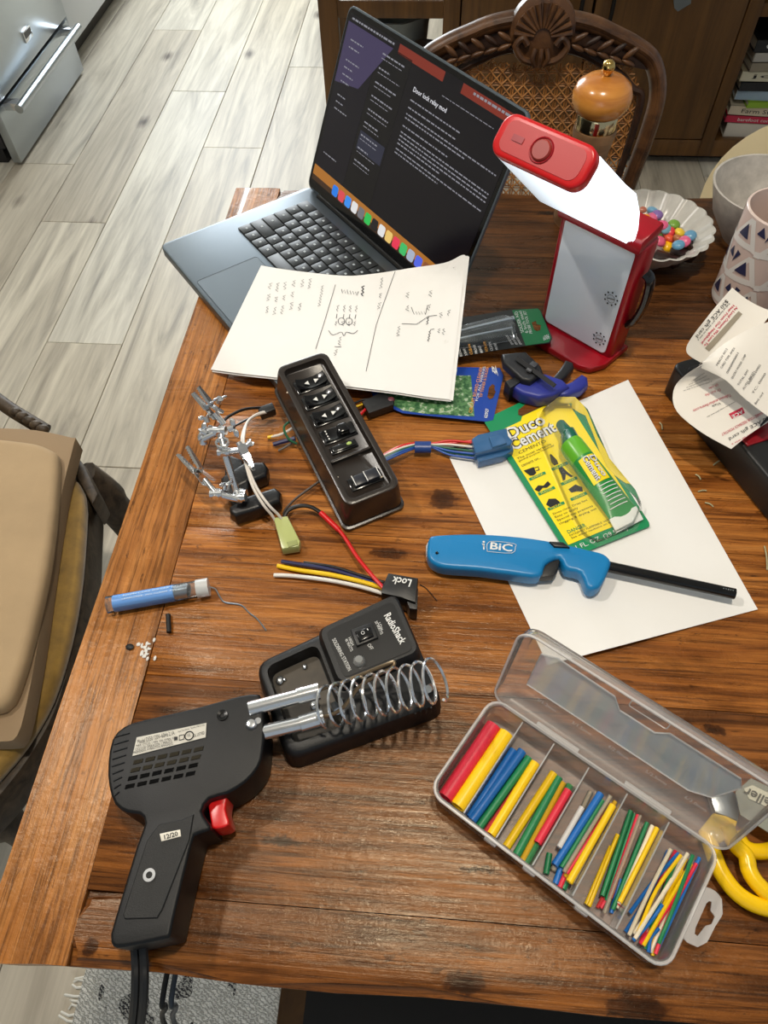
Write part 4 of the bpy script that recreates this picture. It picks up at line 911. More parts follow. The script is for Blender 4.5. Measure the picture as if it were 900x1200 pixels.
WH = WL+.004; HT = .031; HLn = .146
b = B(); prism(b, [lpnt(w, n, z) for w, n, z in ((-.007, -.030, .168), (WL+.006, -.030, .168), (WL+.006, .006, .162), (-.007, .006, .162))], .016, .004) ; part('hinge_block', b, m_lred, lamp)
g = G('glowing_diffuser'); g.set(col=(.72, .78, .82), rough=.3, emis=lin((228, 242, 255)))
_d = g.n('ShaderNodeVectorMath', operation='DOT_PRODUCT'); g.L.new(g.pos(), _d.inputs[0]); _d.inputs[1].default_value = lw_      # shading across the head, painted as a glow gradient dimmer at left
_m = g.n('ShaderNodeMapRange'); g.L.new(_d.outputs['Value'], _m.inputs[0]); _m.inputs[1].default_value = la0.dot(lw_)-.02; _m.inputs[2].default_value = la0.dot(lw_)+.09; _m.inputs[3].default_value = .45; _m.inputs[4].default_value = 2.2
g.set(estr=_m.outputs[0]); m_glow = g.m
prof = [(0, 0), (HLn-.010, 0), (HLn-.010, HT), (.050, HT+.002), (.022, HT-.002), (.004, HT-.013), (-.004, HT-.024)]      # along the head, up from its face
b = B()
for w0, w1 in ((0, WH),):
    A_ = [b.verts.new(h00+lw_*(w0-.012*(1-max(0, x)/HLn))+hd*x+hp_*y) for x, y in prof]; C_ = [b.verts.new(h00+lw_*(w1+.010*(1-max(0, x)/HLn))+hd*x+hp_*y) for x, y in prof]; n = len(prof)
    b.faces.new(A_); b.faces.new(C_[::-1])
    for i in range(n): b.faces.new((A_[i], C_[i], C_[(i+1) % n], A_[(i+1) % n]))
bmesh.ops.bevel(b, geom=list(b.edges), offset=.004, segments=3, affect='EDGES', clamp_overlap=True); part('diffuser', b, m_glow, lamp)
b = B(); o = h00+hd*HLn+lw_*(-.0015)+hp_*(-.0015)
prism(b, rrect(o, lw_, hp_, WH+.003, HT+.004, .012, 6), .013, .003, 3, down=hd); cp = part('cap', b, m_cap, lamp)
b = B(); prism(b, rrect(o+hd*.0004+lw_*.007+hp_*.005, lw_, hp_, WH-.011, HT-.006, .008, 5), .0006, down=hd); part('cap_inset', b, M('cap_inset_red', (176, 26, 26), .4), cp)
b = B(); cbt = o+lw_*(WH*.52)+hp_*(HT*.55); lathe(b, [(0, .0026), (.0072, .0026), (.0085, .0015), (.0088, 0), (0, 0)], mat=mtx(cbt, lw_, hp_, hd), seg=24); part('button', b, M('button_red', (150, 46, 38), .4), cp)
b = B(); tube(b, [cbt+hd*.0008+(lw_*math.cos(k*math.tau/24)+hp_*math.sin(k*math.tau/24))*.0098 for k in range(24)], .0007, 5, True); part('button_ring', b, m_lred, cp)
for dw, s_ in ((-.024, .011),):
    b = B(); c = cbt+lw_*dw+hd*.0011; poly(b, [c-lw_*s_/2+hp_*.003, c+lw_*s_/2+hp_*.003, c+lw_*s_/2-hp_*.002, c-lw_*s_/2-hp_*.002]); part('emblem', b, m_lred, cp, False)
# black clip on the lamp's right flank
b = B(); tube(b, cat([lpnt(WL+.010, -.016, .118), lpnt(WL+.017, -.016, .112), lpnt(WL+.019, -.016, .085), lpnt(WL+.014, -.016, .060), lpnt(WL+.009, -.016, .052)], 5), .0058, 8, flat=(1.2, .7)); part('carry_loop', b, m_blackg, lamp)
# ================================================================== pepper mill
pm = thing('pepper_mill', 'wooden pepper mill with round amber top and brass knob', 'pepper mill', (.183, .90, T))
m_millw = wood_simple('mill_maple', (176, 108, 40), (214, 146, 66), (12, 12, 60), .22, .6)
b = B(); lathe(b, [(0, 0), (.029, 0), (.030, .006), (.028, .02), (.022, .05), (.020, .075), (.023, .10), (.0265, .122), (.0255, .126), (0, .126)], seg=32); part('body', b, wood_simple('mill_body', (96, 68, 44), (140, 106, 72), (20, 20, 60), .5), pm, local=True)
b = B(); lathe(b, [(0, .126), (.0245, .126), (.0245, .1415), (.0235, .143), (0, .143)], seg=36); part('collar', b, M('brass_collar', (200, 182, 140), .12, 1), pm, local=True)
b = B(); lathe(b, [(0, .143), (.021, .143), (.030, .147), (.0345, .156), (.0350, .165), (.031, .175), (.022, .1815), (.010, .1845), (.004, .185), (0, .185)], seg=36); part('top', b, m_millw, pm, local=True)
b = B(); lathe(b, [(0, .184), (.004, .184), (.0045, .187), (.0068, .190), (.0075, .1945), (.006, .199), (.003, .2012), (0, .2015)], seg=20); part('knob', b, m_gold, pm, local=True)
# ================================================================== scalloped bowl with sweets
m_stone = M('white_stoneware', (186, 184, 178), .28, noise=(26, .12))
bx, by = .264, .826
sb = thing('scalloped_bowl', 'white scalloped stoneware bowl of sweets behind the red lamp', 'bowl', (bx, by, T))
def scal(a, r, z): return 1+(.045*abs(math.sin(a*11))-.02)*min(1, z/.03)
b = B(); lathe(b, [(0, .003), (.026, .003), (.028, 0), (.032, 0), (.034, .004), (.056, .022), (.0735, .044), (.0750, .0455), (.0725, .046), (.054, .026), (.032, .0085), (0, .0075)], (bx, by, T), 132, f=scal); part('bowl', b, m_stone, sb, 60)
cand = [((753, 245), (178, 108, 88)), ((765, 247), (108, 158, 190)), ((770, 252), (132, 104, 168)), ((764, 255), (214, 104, 142)), ((755, 256), (246, 150, 30)), ((762, 262), (246, 190, 30)), ((768, 265), (250, 176, 24)), ((776, 264), (222, 100, 140)), ((790, 263), (116, 160, 62)), ((784, 272), (216, 62, 70)), ((797, 273), (236, 200, 60)), ((809, 276), (98, 150, 184)), ((774, 283), (224, 96, 130)), ((785, 279), (226, 92, 60)), ((795, 280), (176, 110, 70)), ((795, 287), (96, 152, 186)), ((783, 289), (250, 190, 20)), ((770, 274), (226, 90, 120)), ((775, 272), (120, 170, 90)), ((802, 283), (220, 100, 140)), ((780, 268), (120, 170, 190)), ((760, 270), (226, 96, 110)), ((776, 280), (228, 110, 130))]
cn_ = {0: 'red-brown', 1: 'blue', 2: 'purple'}
def cname(c):
    tab = {'tan': (178, 108, 88), 'blue': (100, 152, 186), 'purple': (132, 104, 168), 'pink': (222, 100, 138), 'orange': (246, 150, 30), 'yellow': (248, 188, 30), 'green': (118, 164, 74), 'red': (218, 70, 66)}
    return min(tab, key=lambda k: sum((x-y)**2 for x, y in zip(tab[k], c)))
for k, ((u, v), c) in enumerate(cand):
    p = P(u, v, T+.030); d = math.hypot(p.x-bx, p.y-by); zz = T+.0105+max(0, (d-.03))*.85+(.008 if k % 3 == 0 else 0)
    p = P(u, v, zz+.006); d = math.hypot(p.x-bx, p.y-by); zz = T+.012+max(0, (d-.028))*.85+(.007 if k % 3 == 0 else .0)
    p = P(u, v, zz+.005); b = B(); rot = Matrix.Rotation(random.uniform(-.5, .5), 4, 'X') @ Matrix.Rotation(random.uniform(-.5, .5), 4, 'Y'); ball(b, V((p.x, p.y, zz+.005)), (.0078, .0078, .0048), 16, 10, mat=rot)
    cm = cname(c); solo('sugar_shell_candy', b, M('candy_'+cm, c, .28), '%s sugar-shell sweet in the scalloped bowl' % cm, 'candy', 'sweets in the scalloped bowl')
m_choc = M('dark_chocolate', (44, 28, 24), .3, noise=(80, .3))
for k, (q, s) in enumerate([((782, 299), (.020, .009, .008)), ((800, 296), (.018, .010, .008)), ((812, 291), (.010, .012, .007))]):
    p = P(*q, T+.022); b = B(); box(b, (p.x, p.y, T+.0165+.003*k), (s[0]*1.7, s[1]*1.7, s[2]*1.4), .003, 2, mat=Matrix.Translation(V((p.x, p.y, 0))) @ Matrix.Rotation(.4*k-.5, 4, 'Z') @ Matrix.Translation(-V((p.x, p.y, 0))))
    for v in b.verts: v.co += V((random.uniform(-1, 1), random.uniform(-1, 1), random.uniform(-1, 1)))*.0015
    solo('chocolate_piece', b, m_choc, ['dark chocolate shard at the near rim of the scalloped bowl', 'dark chocolate shard in the middle of the scalloped bowl', 'dark chocolate shard at the right rim of the scalloped bowl'][k], 'chocolate', 'chocolate in the scalloped bowl')
# ================================================================== grey bowl, patterned mug
gx, gy = .410, .870
b = B(); lathe(b, [(0, .004), (.028, .004), (.030, 0), (.036, 0), (.040, .006), (.060, .035), (.0715, .070), (.0725, .0735), (.0695, .0735), (.058, .040), (.038, .012), (0, .009)], (gx, gy, T), 48); solo('grey_bowl', b, M('speckled_stoneware', (188, 182, 174), .4, noise=(60, .2), bump=(200, .2)), 'speckled grey stoneware bowl with nuts behind the patterned mug', 'bowl')
for k, (dx, dy, dz, r) in enumerate([(-.018, -.006, .022, .0125), (.002, .006, .024, .012), (-.004, -.022, .024, .0115), (.016, -.012, .023, .012)]):
    b = B(); ball(b, (gx+dx, gy+dy, T+dz), (r, r*.9, r*.85), 16, 10)
    solo('chocolate_truffle', b, m_choc if k % 2 else M('hazel', (96, 62, 40), .5), 'round brown chocolate in the speckled grey bowl', 'chocolate', 'round chocolates in the grey bowl')
ux, uy, MR, MH = .376, .742, .0425, .122
mg = thing('patterned_mug', 'tall blush mug with white bands and navy triangles', 'mug', (ux, uy, T))
def mr(z): return MR-.003*(1-z/MH)
b = B(); lathe(b, [(0, 0), (MR-.006, 0), (MR-.003, .003), (mr(.06), .06), (MR, MH-.001), (MR-.0008, MH), (MR-.0028, MH), (MR-.0032, MH-.004), (mr(.05)-.004, .05), (MR-.008, .006), (0, .005)], seg=64); part('body', b, M('mug_blush', (216, 196, 186), .3), mg, local=True)
m_mugw = M('mug_white', (232, 230, 224), .3); m_mugn = M('mug_navy', (44, 50, 84), .35)
def onmug(a, z, l=.0004): r = mr(z)+l; return V((r*math.cos(a), r*math.sin(a), z))
def mugpoly(b, pts, l):
    n = 4; a0, a1, a2 = pts[0], pts[1], pts[2]
    tri = [(a0, a1, a2)]+([(a0, a2, pts[3])] if len(pts) > 3 else [])
    for A0, A1, A2 in tri:
        g = {}
        for i in range(n+1):
            for j in range(n+1-i):
                s, t = i/n, j/n; a = A0[0]+(A1[0]-A0[0])*s+(A2[0]-A0[0])*t; z = A0[1]+(A1[1]-A0[1])*s+(A2[1]-A0[1])*t; g[i, j] = b.verts.new(onmug(a, z, l))
        for i in range(n):
            for j in range(n-i):
                b.faces.new((g[i, j], g[i+1, j], g[i, j+1]))
                if i+j < n-1: b.faces.new((g[i+1, j], g[i+1, j+1], g[i, j+1]))
nw = 0
for i in range(6):
    for j in range(3):
        a = i*math.tau/6+(.5 if j % 2 else 0)+.12*j; z = .004+j*.039; s = .46; W_ = .16; wh = B()
        mugpoly(wh, [(a-s, z), (a-s+W_, z), (a+s*.25+W_, z+.037), (a+s*.25, z+.037)], .0004); mugpoly(wh, [(a+s, z+.004), (a+s+W_, z+.002), (a+s*.25+W_, z+.037), (a+s*.25, z+.037)], .0005)
        mugpoly(wh, [(a-s, z), (a+s, z+.004), (a+s, z+.011), (a-s, z+.007)], .00055); part('white_band', wh, m_mugw, mg, local=True)
        nv_ = B(); mugpoly(nv_, [(a-s*.30, z+.013), (a+s*.55, z+.014), (a+s*.22, z+.030)], .0007); part('navy_triangle', nv_, m_mugn, mg, local=True)
        nv_ = B(); mugpoly(nv_, [(a+s*.95, z+.026), (a+s*1.5, z+.024), (a+s*1.2, z+.036)] if (i+j) % 2 else [(a-s*.75, z+.020), (a-s*.3, z+.034), (a-s*.62, z+.036)], .0007); part('navy_triangle', nv_, m_mugn, mg, local=True)
# ================================================================== black case with receipt
cl0, cl1 = P(774, 457), P(900, 612); cdv = (cl1-cl0).normalized(); cpv = V((-cdv.y, cdv.x, 0)); CH = .040
ck = thing('black_case', 'black plastic case with red insert under the receipt', 'case', cl0+cdv*.12+cpv*.09)
b = B(); prism(b, rrect(cl0, cdv, cpv, .25, .18, .008), 0.0001) if False else prism(b, [p+Z*CH for p in rrect(cl0, cdv, cpv, .25, .18, .010)], CH-.0005, .003, 3); part('shell', b, m_black, ck)
b = B(); prism(b, [p+Z*(CH+.006) for p in rrect(cl0+cdv*.015+cpv*.006, cdv, cpv, .085, .165, .006)], .008, .002); part('lid_pad', b, m_black, ck)
b = B(); prism(b, [cl0+cdv*x+cpv*y+Z*(CH+.002) for x, y in ((.107, .004), (.125, .004), (.125, .05), (.107, .05))], .003, .0006); part('red_insert', b, m_lred, ck)
b = B(); prism(b, [cl0+cdv*x+cpv*y+Z*(CH+.003) for x, y in ((.135, .035), (.245, .035), (.245, .042), (.135, .042))], .004, .0008); part('rail', b, M('case_grey', (58, 60, 62), .4), ck)
rc = thing('receipt', 'long crumpled store receipt folded over the black case', 'receipt', P(850, 440, T+.05))
m_rec = M('receipt_paper', (232, 226, 216), .75)
# lower printed curl, upper fold, back flap
def ruled(E0, E1, n=14, m=10, bulge=0.0):
    c0, c1 = cat([P(u, v, T+z) for u, v, z in E0], 6), cat([P(u, v, T+z) for u, v, z in E1], 6)
    def f(s, t):
        x = s*(len(c0)-1); i = min(int(x), len(c0)-2); p = c0[i].lerp(c0[i+1], x-i); x = s*(len(c1)-1); i = min(int(x), len(c1)-2); q_ = c1[i].lerp(c1[i+1], x-i)
        return p.lerp(q_, t)+Z*bulge*math.sin(math.pi*t)
    return f
fA = ruled([(857, 526, .052), (820, 505, .054), (792, 480, .056), (790, 455, .060), (805, 438, .072), (822, 428, .082)], [(905, 492, .050), (895, 470, .052), (885, 450, .054), (870, 430, .058), (850, 420, .066), (840, 424, .076)], bulge=.004)
fB = ruled([(819, 428, .086), (843, 407, .096), (873, 388, .104), (915, 372, .106)], [(822, 431, .086), (850, 445, .088), (873, 467, .080), (915, 499, .072)], bulge=.006)
fC = ruled([(820, 424, .078), (804, 408, .080), (830, 370, .090), (858, 337, .100)], [(845, 420, .078), (870, 400, .082), (890, 385, .088), (905, 365, .095)], bulge=-.003)
for nm_, f in (('printed_curl', fA), ('folded_top', fB), ('back_flap', fC)):
    b = B(); sheet(b, f, 26, 14, .0004); part(nm_, b, m_rec, rc)
from mathutils.bvhtree import BVHTree
def bvh(f, nu=26, nv=14):
    vs = [f(i/nu, j/nv) for i in range(nu+1) for j in range(nv+1)]; k = nv+1
    return BVHTree.FromPolygons(vs, [(i*k+j, (i+1)*k+j, (i+1)*k+j+1, i*k+j+1) for i in range(nu) for j in range(nv)])
def rtext(tree, s, a, c, h, m, bold=0.0, name='lettering'):
    """print that follows the crumpled paper; a and c are where the line starts and ends, h its height in the picture"""
    o = text(name, s, (0, 0, 0), V((1, 0, 0)), V((0, 1, 0)), m, rc, 0, bold); me = o.data; dx, dy = c[0]-a[0], c[1]-a[1]; l = math.hypot(dx, dy); iw = WM[rc]
    for v in me.vertices:
        p = iw @ v.co; u = a[0]+dx*p.x+dy/l*h*p.y; w = a[1]+dy*p.x-dx/l*h*p.y; d = ray(u, w).normalized(); hit = tree.ray_cast(CAM, d)[0]
        if hit is None: hit = tree.find_nearest(P(u, w, T+.07))[0]
        v.co = iw.inverted() @ (hit-d*.0007)
    return o
def rpoly(tree, pts, m, name):
    b = B(); poly(b, [tree.ray_cast(CAM, ray(u, w).normalized())[0]-ray(u, w).normalized()*.0005 for u, w in pts]); return part(name, b, m, rc, False)
tA, tB, tC = bvh(fA), bvh(fB), bvh(fC)
rtext(tC, '$50 ACE gift card', (850, 350), (814, 393), 5.5, m_ktext)
for k, (s, m) in enumerate([('Tell us how we are doing to win a', m_ktext), ('Hear From Our Neighbors!', m_redtext), ('As Local Owners, We Love To', m_redtext)]):
    rtext(tC, s, (854+k*4.2, 354+k*2.2), (817+k*3.6, 398+k*3.0), 2.6+(1.2 if k else 0), m, .015*(k > 0))
rpoly(tC, [(870, 368), (865.5, 364.5), (826, 408), (831, 412)], M('bar_grey', (150, 140, 122), .7), 'grey_bar')
m_th = M('thermal_print', (84, 80, 78), .7)
for k, (s, a, c) in enumerate([('AMERICAN EXPRESS', (878, 451), (892, 428)), ('AUTH: 880371', (872, 457), (885, 436)), ('TOTAL AMT', (866, 452), (878, 434)), ('ENTRY MODE: CHIP', (859, 444), (875, 416)), ('0000000001', (853, 438), (866, 414)), ('CARD TYPE: AMEX', (846, 432), (862, 408)), ('MERCH 4412', (841, 429), (853, 409)), ('Bank card', (886, 474), (895, 461)), ('TC: 0000', (883, 462), (898, 438))]):
    rtext(tB, s, a, c, 2.6, m_th)
for s, a, c, h, m in [('$50 ACE gift card', (903, 484), (853, 512), 5.2, m_ktext), ('SHARE YOUR FEEDBACK MONTHLY', (893, 482), (845, 508), 3.4, m_redtext), ('for a chance to win a', (900, 497), (857, 520), 2.4, m_redtext), ('Talktous.acehardware.com', (856, 461), (812, 480), 3.4, m_redtext), ('Visit', (844, 471), (834, 475), 2.8, m_ktext), ('Or scan this', (844, 455), (826, 462), 3.2, m_redtext), ('QR code:', (841, 449), (830, 454), 3.0, m_redtext), ('complete the survey within seven days', (861, 470), (828, 488), 1.8, m_ktext)]: rtext(tA, s, a, c, h, m)
rpoly(tA, [(854, 485), (870, 477), (873, 484), (858, 491)], m_redtext, 'logo_box')
o = rtext(tA, 'ACE', (869.5, 480), (857, 487), 4.2, m_wtext, .02)
for v in o.data.vertices: v.co += (CAM-WM[rc] @ v.co).normalized()*.0006
for k in range(4): rtext(tA, 'no purchase necessary see store for official rules', (834-k*3, 444-k*3.2+2), (801+k*3, 455-k*3.5+2), 1.6, m_ktext)
# ================================================================== hardware packages and clamp
def package(name, label, pts, z, th, mat):
    t = thing(name, label, 'package', sum(pp(pts, T), V())/len(pts)); b = B(); prism(b, pp(pts, z), th, .0002, 1); part('card', b, mat, t, False); return t
zB = T+.0045
pb = package('blue_card_package', 'blue carded blister pack with a circuit board print under the notes', [(430, 448), (440, 428), (586, 431), (590, 440), (578, 492), (570, 494), (472, 484), (440, 470)], zB, .0008, M('card_blue', (24, 66, 158), .35))
b = B(); poly(b, pp([(445, 466), (470, 440), (552, 440), (556, 488), (500, 485), (472, 481)], zB+.0003))
g = G('circuit_print'); f_ = g.noise(g.pos(), 190, 3); g.set(col=g.ramp(f_, [(.35, lin((40, 84, 50))), (.55, lin((96, 140, 90))), (.62, lin((190, 200, 180))), (.7, lin((120, 150, 70)))]), rough=.35); part('circuit_print', b, g.m, pb, False)
b = B(); poly(b, pp([(508, 434), (536, 433), (531, 452), (526, 462), (508, 462)], zB+.0005)); part('tip_window', b, M('pale_window', (170, 186, 196), .25), pb, False)
ptext('lettering', 'CIRCUIT BOARD CLEANER', [(553, 484), (566, 430), (549, 484)], zB+.0003, M('orange_print', (236, 160, 60), .5), pb); ptext('lettering', 'TIP TINNER & SOLDER', [(565, 466), (573, 430), (561.5, 466)], zB+.0003, M('orange_print2', (236, 160, 60), .5), pb); ptext('lettering', 'FOR ALL WIRING', [(560, 470), (569, 430), (557, 470)], zB+.0003, m_wtext, pb)
ptext('lettering', '62927', [(571, 490), (573, 479), (567, 490)], zB+.0003, m_wtext, pb, bold=.02); ptext('lettering', 'Ace', [(584, 441), (577, 436), (582, 430)], zB+.0003, m_wtext, pb, bold=.03)
b = B(); poly(b, pp([(573, 454), (577, 450), (580, 452), (579.5, 456), (581, 459), (578, 466), (574, 468), (571, 465)], zB+.0004)); part('hang_hole', b, m_tabd, pb, False)
zG = T+.016
pg = package('green_card_package', 'green and black blister pack of steel probes beside the red lamp', [(516, 402), (516, 376), (598, 363), (630, 361), (634, 364), (647, 396), (644, 402), (617, 405), (516, 421)], zG, .0009, M('card_black', (34, 36, 36), .35))
b = B(); poly(b, pp([(600, 363.5), (630, 361.5), (633, 364), (646, 396), (643, 401), (616, 405)], zG+.0003)); part('green_print', b, M('pkg_green', (24, 112, 66), .35), pg, False)
b = B(); poly(b, pp([(623, 378), (628, 376), (629, 380), (634, 381), (633, 387), (629, 388), (626, 386)], zG+.0005)); part('hang_hole', b, m_tabd, pg, False)
b = B(); prism(b, pp([(520, 402), (520, 385), (590, 367), (602, 371), (606, 388), (598, 392), (560, 399)], zG+.012), .012, .003, 3); part('blister', b, clear('probe_blister', (225, 235, 235), .1, .07, gloss=.18), pg)
b = B(); tube(b, [P(512, 394, zG+.005), P(592, 375, zG+.005), P(602, 373.5, zG+.005)], [.0016, .0022, .0036], 10); part('steel_probe', b, m_steel, pg)
b = B(); tube(b, [P(512, 402, zG+.005), P(600, 384, zG+.005)], .0014, 8); part('steel_pick', b, m_steel, pg)
for k in range(3): ptext('lettering', ['PROBE TOOL SET', '6 Inch steel', 'SOLDER AID'][k], [(620-k*5+4, 391-k*1), (614-k*5+2, 364.5), (616.5-k*5+4, 391)], zG+.0003, m_wtext, pg)
for k in range(4): ptext('lettering', 'REMOVES SOLDER', [(612-k*5, 404), (605-k*5, 393), (609-k*5, 404)], zG+.0003, m_wtext, pg) if k < 3 else None
for k in range(9): ptext('lettering', ['PROBE', 'CLEAN', 'SCRAPE', 'BEND'][k % 4], [(584-k*6.0, 410+k*1.1), (581-k*6.0, 402+k*1.1-(k % 3)*2), (581-k*6.0, 410.4+k*1.1)], zG+.0003, M('amber_print', (240, 170, 60), .5) if k % 3 == 2 else m_wtext, pg)
ptext('lettering', '6006', [(637, 399.5), (644, 397), (636, 394)], zG+.0003, m_wtext, pg)
# quick clamp
qc = thing('quick_clamp', 'small black and blue quick-grip bar clamp beside the red lamp', 'clamp', P(630, 435, T))
m_qb = M('clamp_blue', (40, 48, 138), .4); m_qk = M('clamp_black', (24, 24, 26), .45)
b = B(); prism(b, pp([(600, 443), (618, 436), (640, 437), (660, 444), (668, 452), (650, 462), (632, 465), (612, 460), (600, 452)], T+.022), .018, .004, 3); part('grip_body', b, m_qb, qc)
b = B(); prism(b, pp([(655, 452), (670, 446), (682, 437), (689, 441), (690, 449), (682, 456), (668, 461), (656, 463)], T+.018), .014, .004, 3); part('trigger', b, m_qb, qc)
b = B(); prism(b, pp([(645, 445), (656, 432), (663, 421), (672, 424), (673, 430), (664, 440), (652, 450)], T+.020), .012, .003, 3); part('handle', b, m_qk, qc)
b = B(); prism(b, pp([(588, 414), (616, 411), (634, 428), (637, 436), (622, 446), (612, 444), (590, 424)], T+.030), .012, .003, 3); part('head', b, m_qk, qc)
b = B(); tube(b, pp([(606, 420), (650, 452)], T+.032), .0032, 4); part('bar', b, m_qk, qc)
b = B(); box(b, (0, 0, 0), (.0075, .0075, .003), .0008, mat=mtx(P(625.5, 427.5, T+.035), V((.8, -.6, 0)), V((.6, .8, 0)), Z)); part('release_button', b, M('clamp_grey', (70, 70, 72), .4), qc)
b = B(); box(b, (0, 0, 0), (.006, .0035, .003), .0006, mat=mtx(P(620, 434, T+.033), V((.8, -.6, 0)), V((.6, .8, 0)), Z)); part('rivet', b, M('clamp_grey2', (90, 90, 92), .35), qc)
b = B(); prism(b, pp([(592, 446), (606, 440), (612, 446), (598, 455)], T+.024), .022, .002, 2); part('jaw_pad', b, m_qk, qc)
# ================================================================== soldering stand
zs = T+.030
ss = thing('soldering_stand', 'black soldering station stand with coiled spring holder', 'soldering stand', P(405, 800, T))
m_ss = M('stand_plastic', (13, 13, 14), .5, bump=(700, .15)); m_ssp = M('stand_panel', (16, 16, 17), .35)
q0, q1, q2, q3 = P(299, 778, zs), P(466, 700, zs), P(519, 822, zs), P(338, 888, zs)
def sp(s, t, z=0):      # s along the length from the tray end, t from far to near
    a = q0.lerp(q1, s); c = q3.lerp(q2, s); p = a.lerp(c, t); return V((p.x, p.y, T+z))
def srr(s0, s1, t0, t1, z, r=.006, n=4):
    """rounded quad in stand coordinates"""
    c = [sp(s0, t0, z), sp(s1, t0, z), sp(s1, t1, z), sp(s0, t1, z)]; out = []
    for i in range(4):
        p, a, d = c[i], (c[i-1]-c[i]).normalized()*r, (c[(i+1) % 4]-c[i]).normalized()*r
        for k in range(n+1):
            f = k/n; out.append((p+a)*(1-f)**2+p*2*f*(1-f)+(p+d)*f*f)
    return out
b = B()
def stack(b, lay):
    R = [[b.verts.new(p) for p in l] for l in lay]; n = len(R[0])
    for i in range(len(R)-1):
        for k in range(n): b.faces.new((R[i][k], R[i][(k+1) % n], R[i+1][(k+1) % n], R[i+1][k]))
    b.faces.new(R[0][::-1]); b.faces.new(R[-1])
stack(b, [srr(-.02, 1.02, -.02, 1.02, .001, .012), srr(-.01, 1.01, -.01, 1.01, .020, .012), srr(.0, 1, .0, 1, .028, .012), srr(.02, .98, .03, .97, .030, .010), srr(.05, .40, .08, .9, .030, .008), srr(.06, .39, .10, .88, .014, .008)])
base_ = part('base', b, m_ss, ss, 45)
b = B(); poly(b, srr(.065, .385, .105, .875, .0145, .007)); part('sponge_pan', b, M('pan_brown', (62, 54, 42), .5, noise=(60, .35)), ss, False)
b = B()
for u, v, r in ((328, 797, .0035), (333, 796, .0015), (357, 781, .0022), (313, 782, .001), (368, 826, .004)): ball(b, P(u, v, T+.016), (r, r*1.2, r*.6), 10, 6)
part('solder_blob', b, m_chrome, ss)
b = B(); stack(b, [srr(.42, .99, .0, .62, .029, .008), srr(.425, .985, .01, .60, .040, .008), srr(.44, .97, .03, .58, .043, .008)]); blk = part('control_block', b, m_ss, ss, 45)
b = B(); prism(b, srr(.475, .94, .075, .555, .0437, .005), .0012); pnl = part('control_panel', b, m_ssp, ss)
zp = .0437
def sv_(s, t): return sp(s, t, zp)
o = P(449.5, 722, T+zp); text('lettering', 'RadioShack', o, P(469, 756, T+zp)-o, P(457.5, 717.5, T+zp)-o, m_wtext, ss, .0004, .02)
o = P(389, 750, T+zp); text('lettering', 'SOLDERING STATION', o, P(408, 787, T+zp)-o, P(393, 747.5, T+zp)-o, m_wtext, ss, .0004)
for s_, a, c, d in (('LOW', (443, 731), (446, 740), (446, 729)), ('20 WATTS', (439, 729), (446, 744), (442, 727.5)), ('HIGH', (408, 748), (412, 757), (411, 746.5)), ('40 WATTS', (404, 750), (411, 764), (407, 748)), ('OFF', (430, 756), (434, 762), (434, 754))):
    o = P(*a, T+zp); text('lettering', s_, o, P(*c, T+zp)-o, P(*d, T+zp)-o, m_wtext, ss, .0004)
b = B(); prism(b, pp([(411, 738), (436, 729), (443, 747), (418, 757)], T+.047), .004, .0006); sw = part('switch_frame', b, m_black, ss)
b = B(); prism(b, pp([(416, 740), (434, 734), (438, 745), (421, 752)], T+.0495), .003, .0008); part('rocker', b, m_blackg, sw)
o = P(424, 744.5, T+.0495); text('lettering', 'O', o, P(428, 743, T+.0495)-o, P(422.5, 740.5, T+.0495)-o, m_wtext, sw, .0005); o = P(431, 739, T+.0495); text('lettering', 'I', o, P(432, 738.7, T+.0495)-o, P(429.7, 737, T+.0495)-o, m_wtext, sw, .0005)
b = B(); lathe(b, [(0, .007), (.003, .0065), (.0048, .004), (.005, 0), (0, 0)], P(421, 776, T+.043), 18); part('indicator_lamp', b, clear('indicator_clear', (220, 222, 220), .35, .05, gloss=.4), ss)
# coil holder
ca, cb_ = P(381, 829, T+.047), P(517, 795, T+.090); cax = (cb_-ca).normalized(); cux = cax.cross(Z).normalized(); cuz = cux.cross(cax)
b = B(); pts = []; turns = 10
for k in range(turns*22+1):
    f = k/(turns*22); a = k*math.tau/22; r = .0158; pts.append(ca.lerp(cb_, f**1.0)+cux*math.cos(a)*r+cuz*math.sin(a)*r)
tube(b, pts, .00115, 7); part('spring_coil', b, m_chrome, ss)
b = B(); tube(b, [P(392, 826, T+.028), ca.lerp(cb_, .1)-Z*.015], .003, 8); tube(b, [P(505, 805, T+.028), ca.lerp(cb_, .9)-Z*.015], .003, 8); part('coil_post', b, m_steel, ss)
for k in range(4):
    b = B(); box(b, sp(.82+k*.035, .985, .022), (.0022, .005, .010), .0005); part('vent_rib', b, m_black, ss)
# ================================================================== soldering gun
zg = T+.046
sg = thing('soldering_gun', 'black pistol-grip soldering gun with red trigger lying on the table', 'soldering gun', P(200, 950, T))
m_sg = M('gun_black', (11, 12, 14), .46, bump=(1100, .10), spec=.32)
hs = [(300, 813), (306, 818), (310, 850), (308, 880), (303, 898), (288, 916), (266, 930), (245, 936), (236, 950), (243, 962), (246, 972), (230, 978), (224, 990), (203, 1078), (199, 1096), (190, 1101), (145, 1110), (132, 1109), (129, 1098), (133, 1080), (160, 990), (169, 965), (163, 954), (148, 952), (134, 942), (127, 920), (126, 895), (131, 866), (145, 851), (168, 843), (230, 829), (280, 815)]
b = B(); prism(b, [p for p in cat(pp(hs, zg), 2, True)], .0445, .010, 5); part('housing', b, m_sg, sg, 60)
gp = [(227, 954), (214, 960), (186, 966), (172, 985), (144, 1072), (146, 1077), (184, 1076), (190, 1066), (222, 984)]
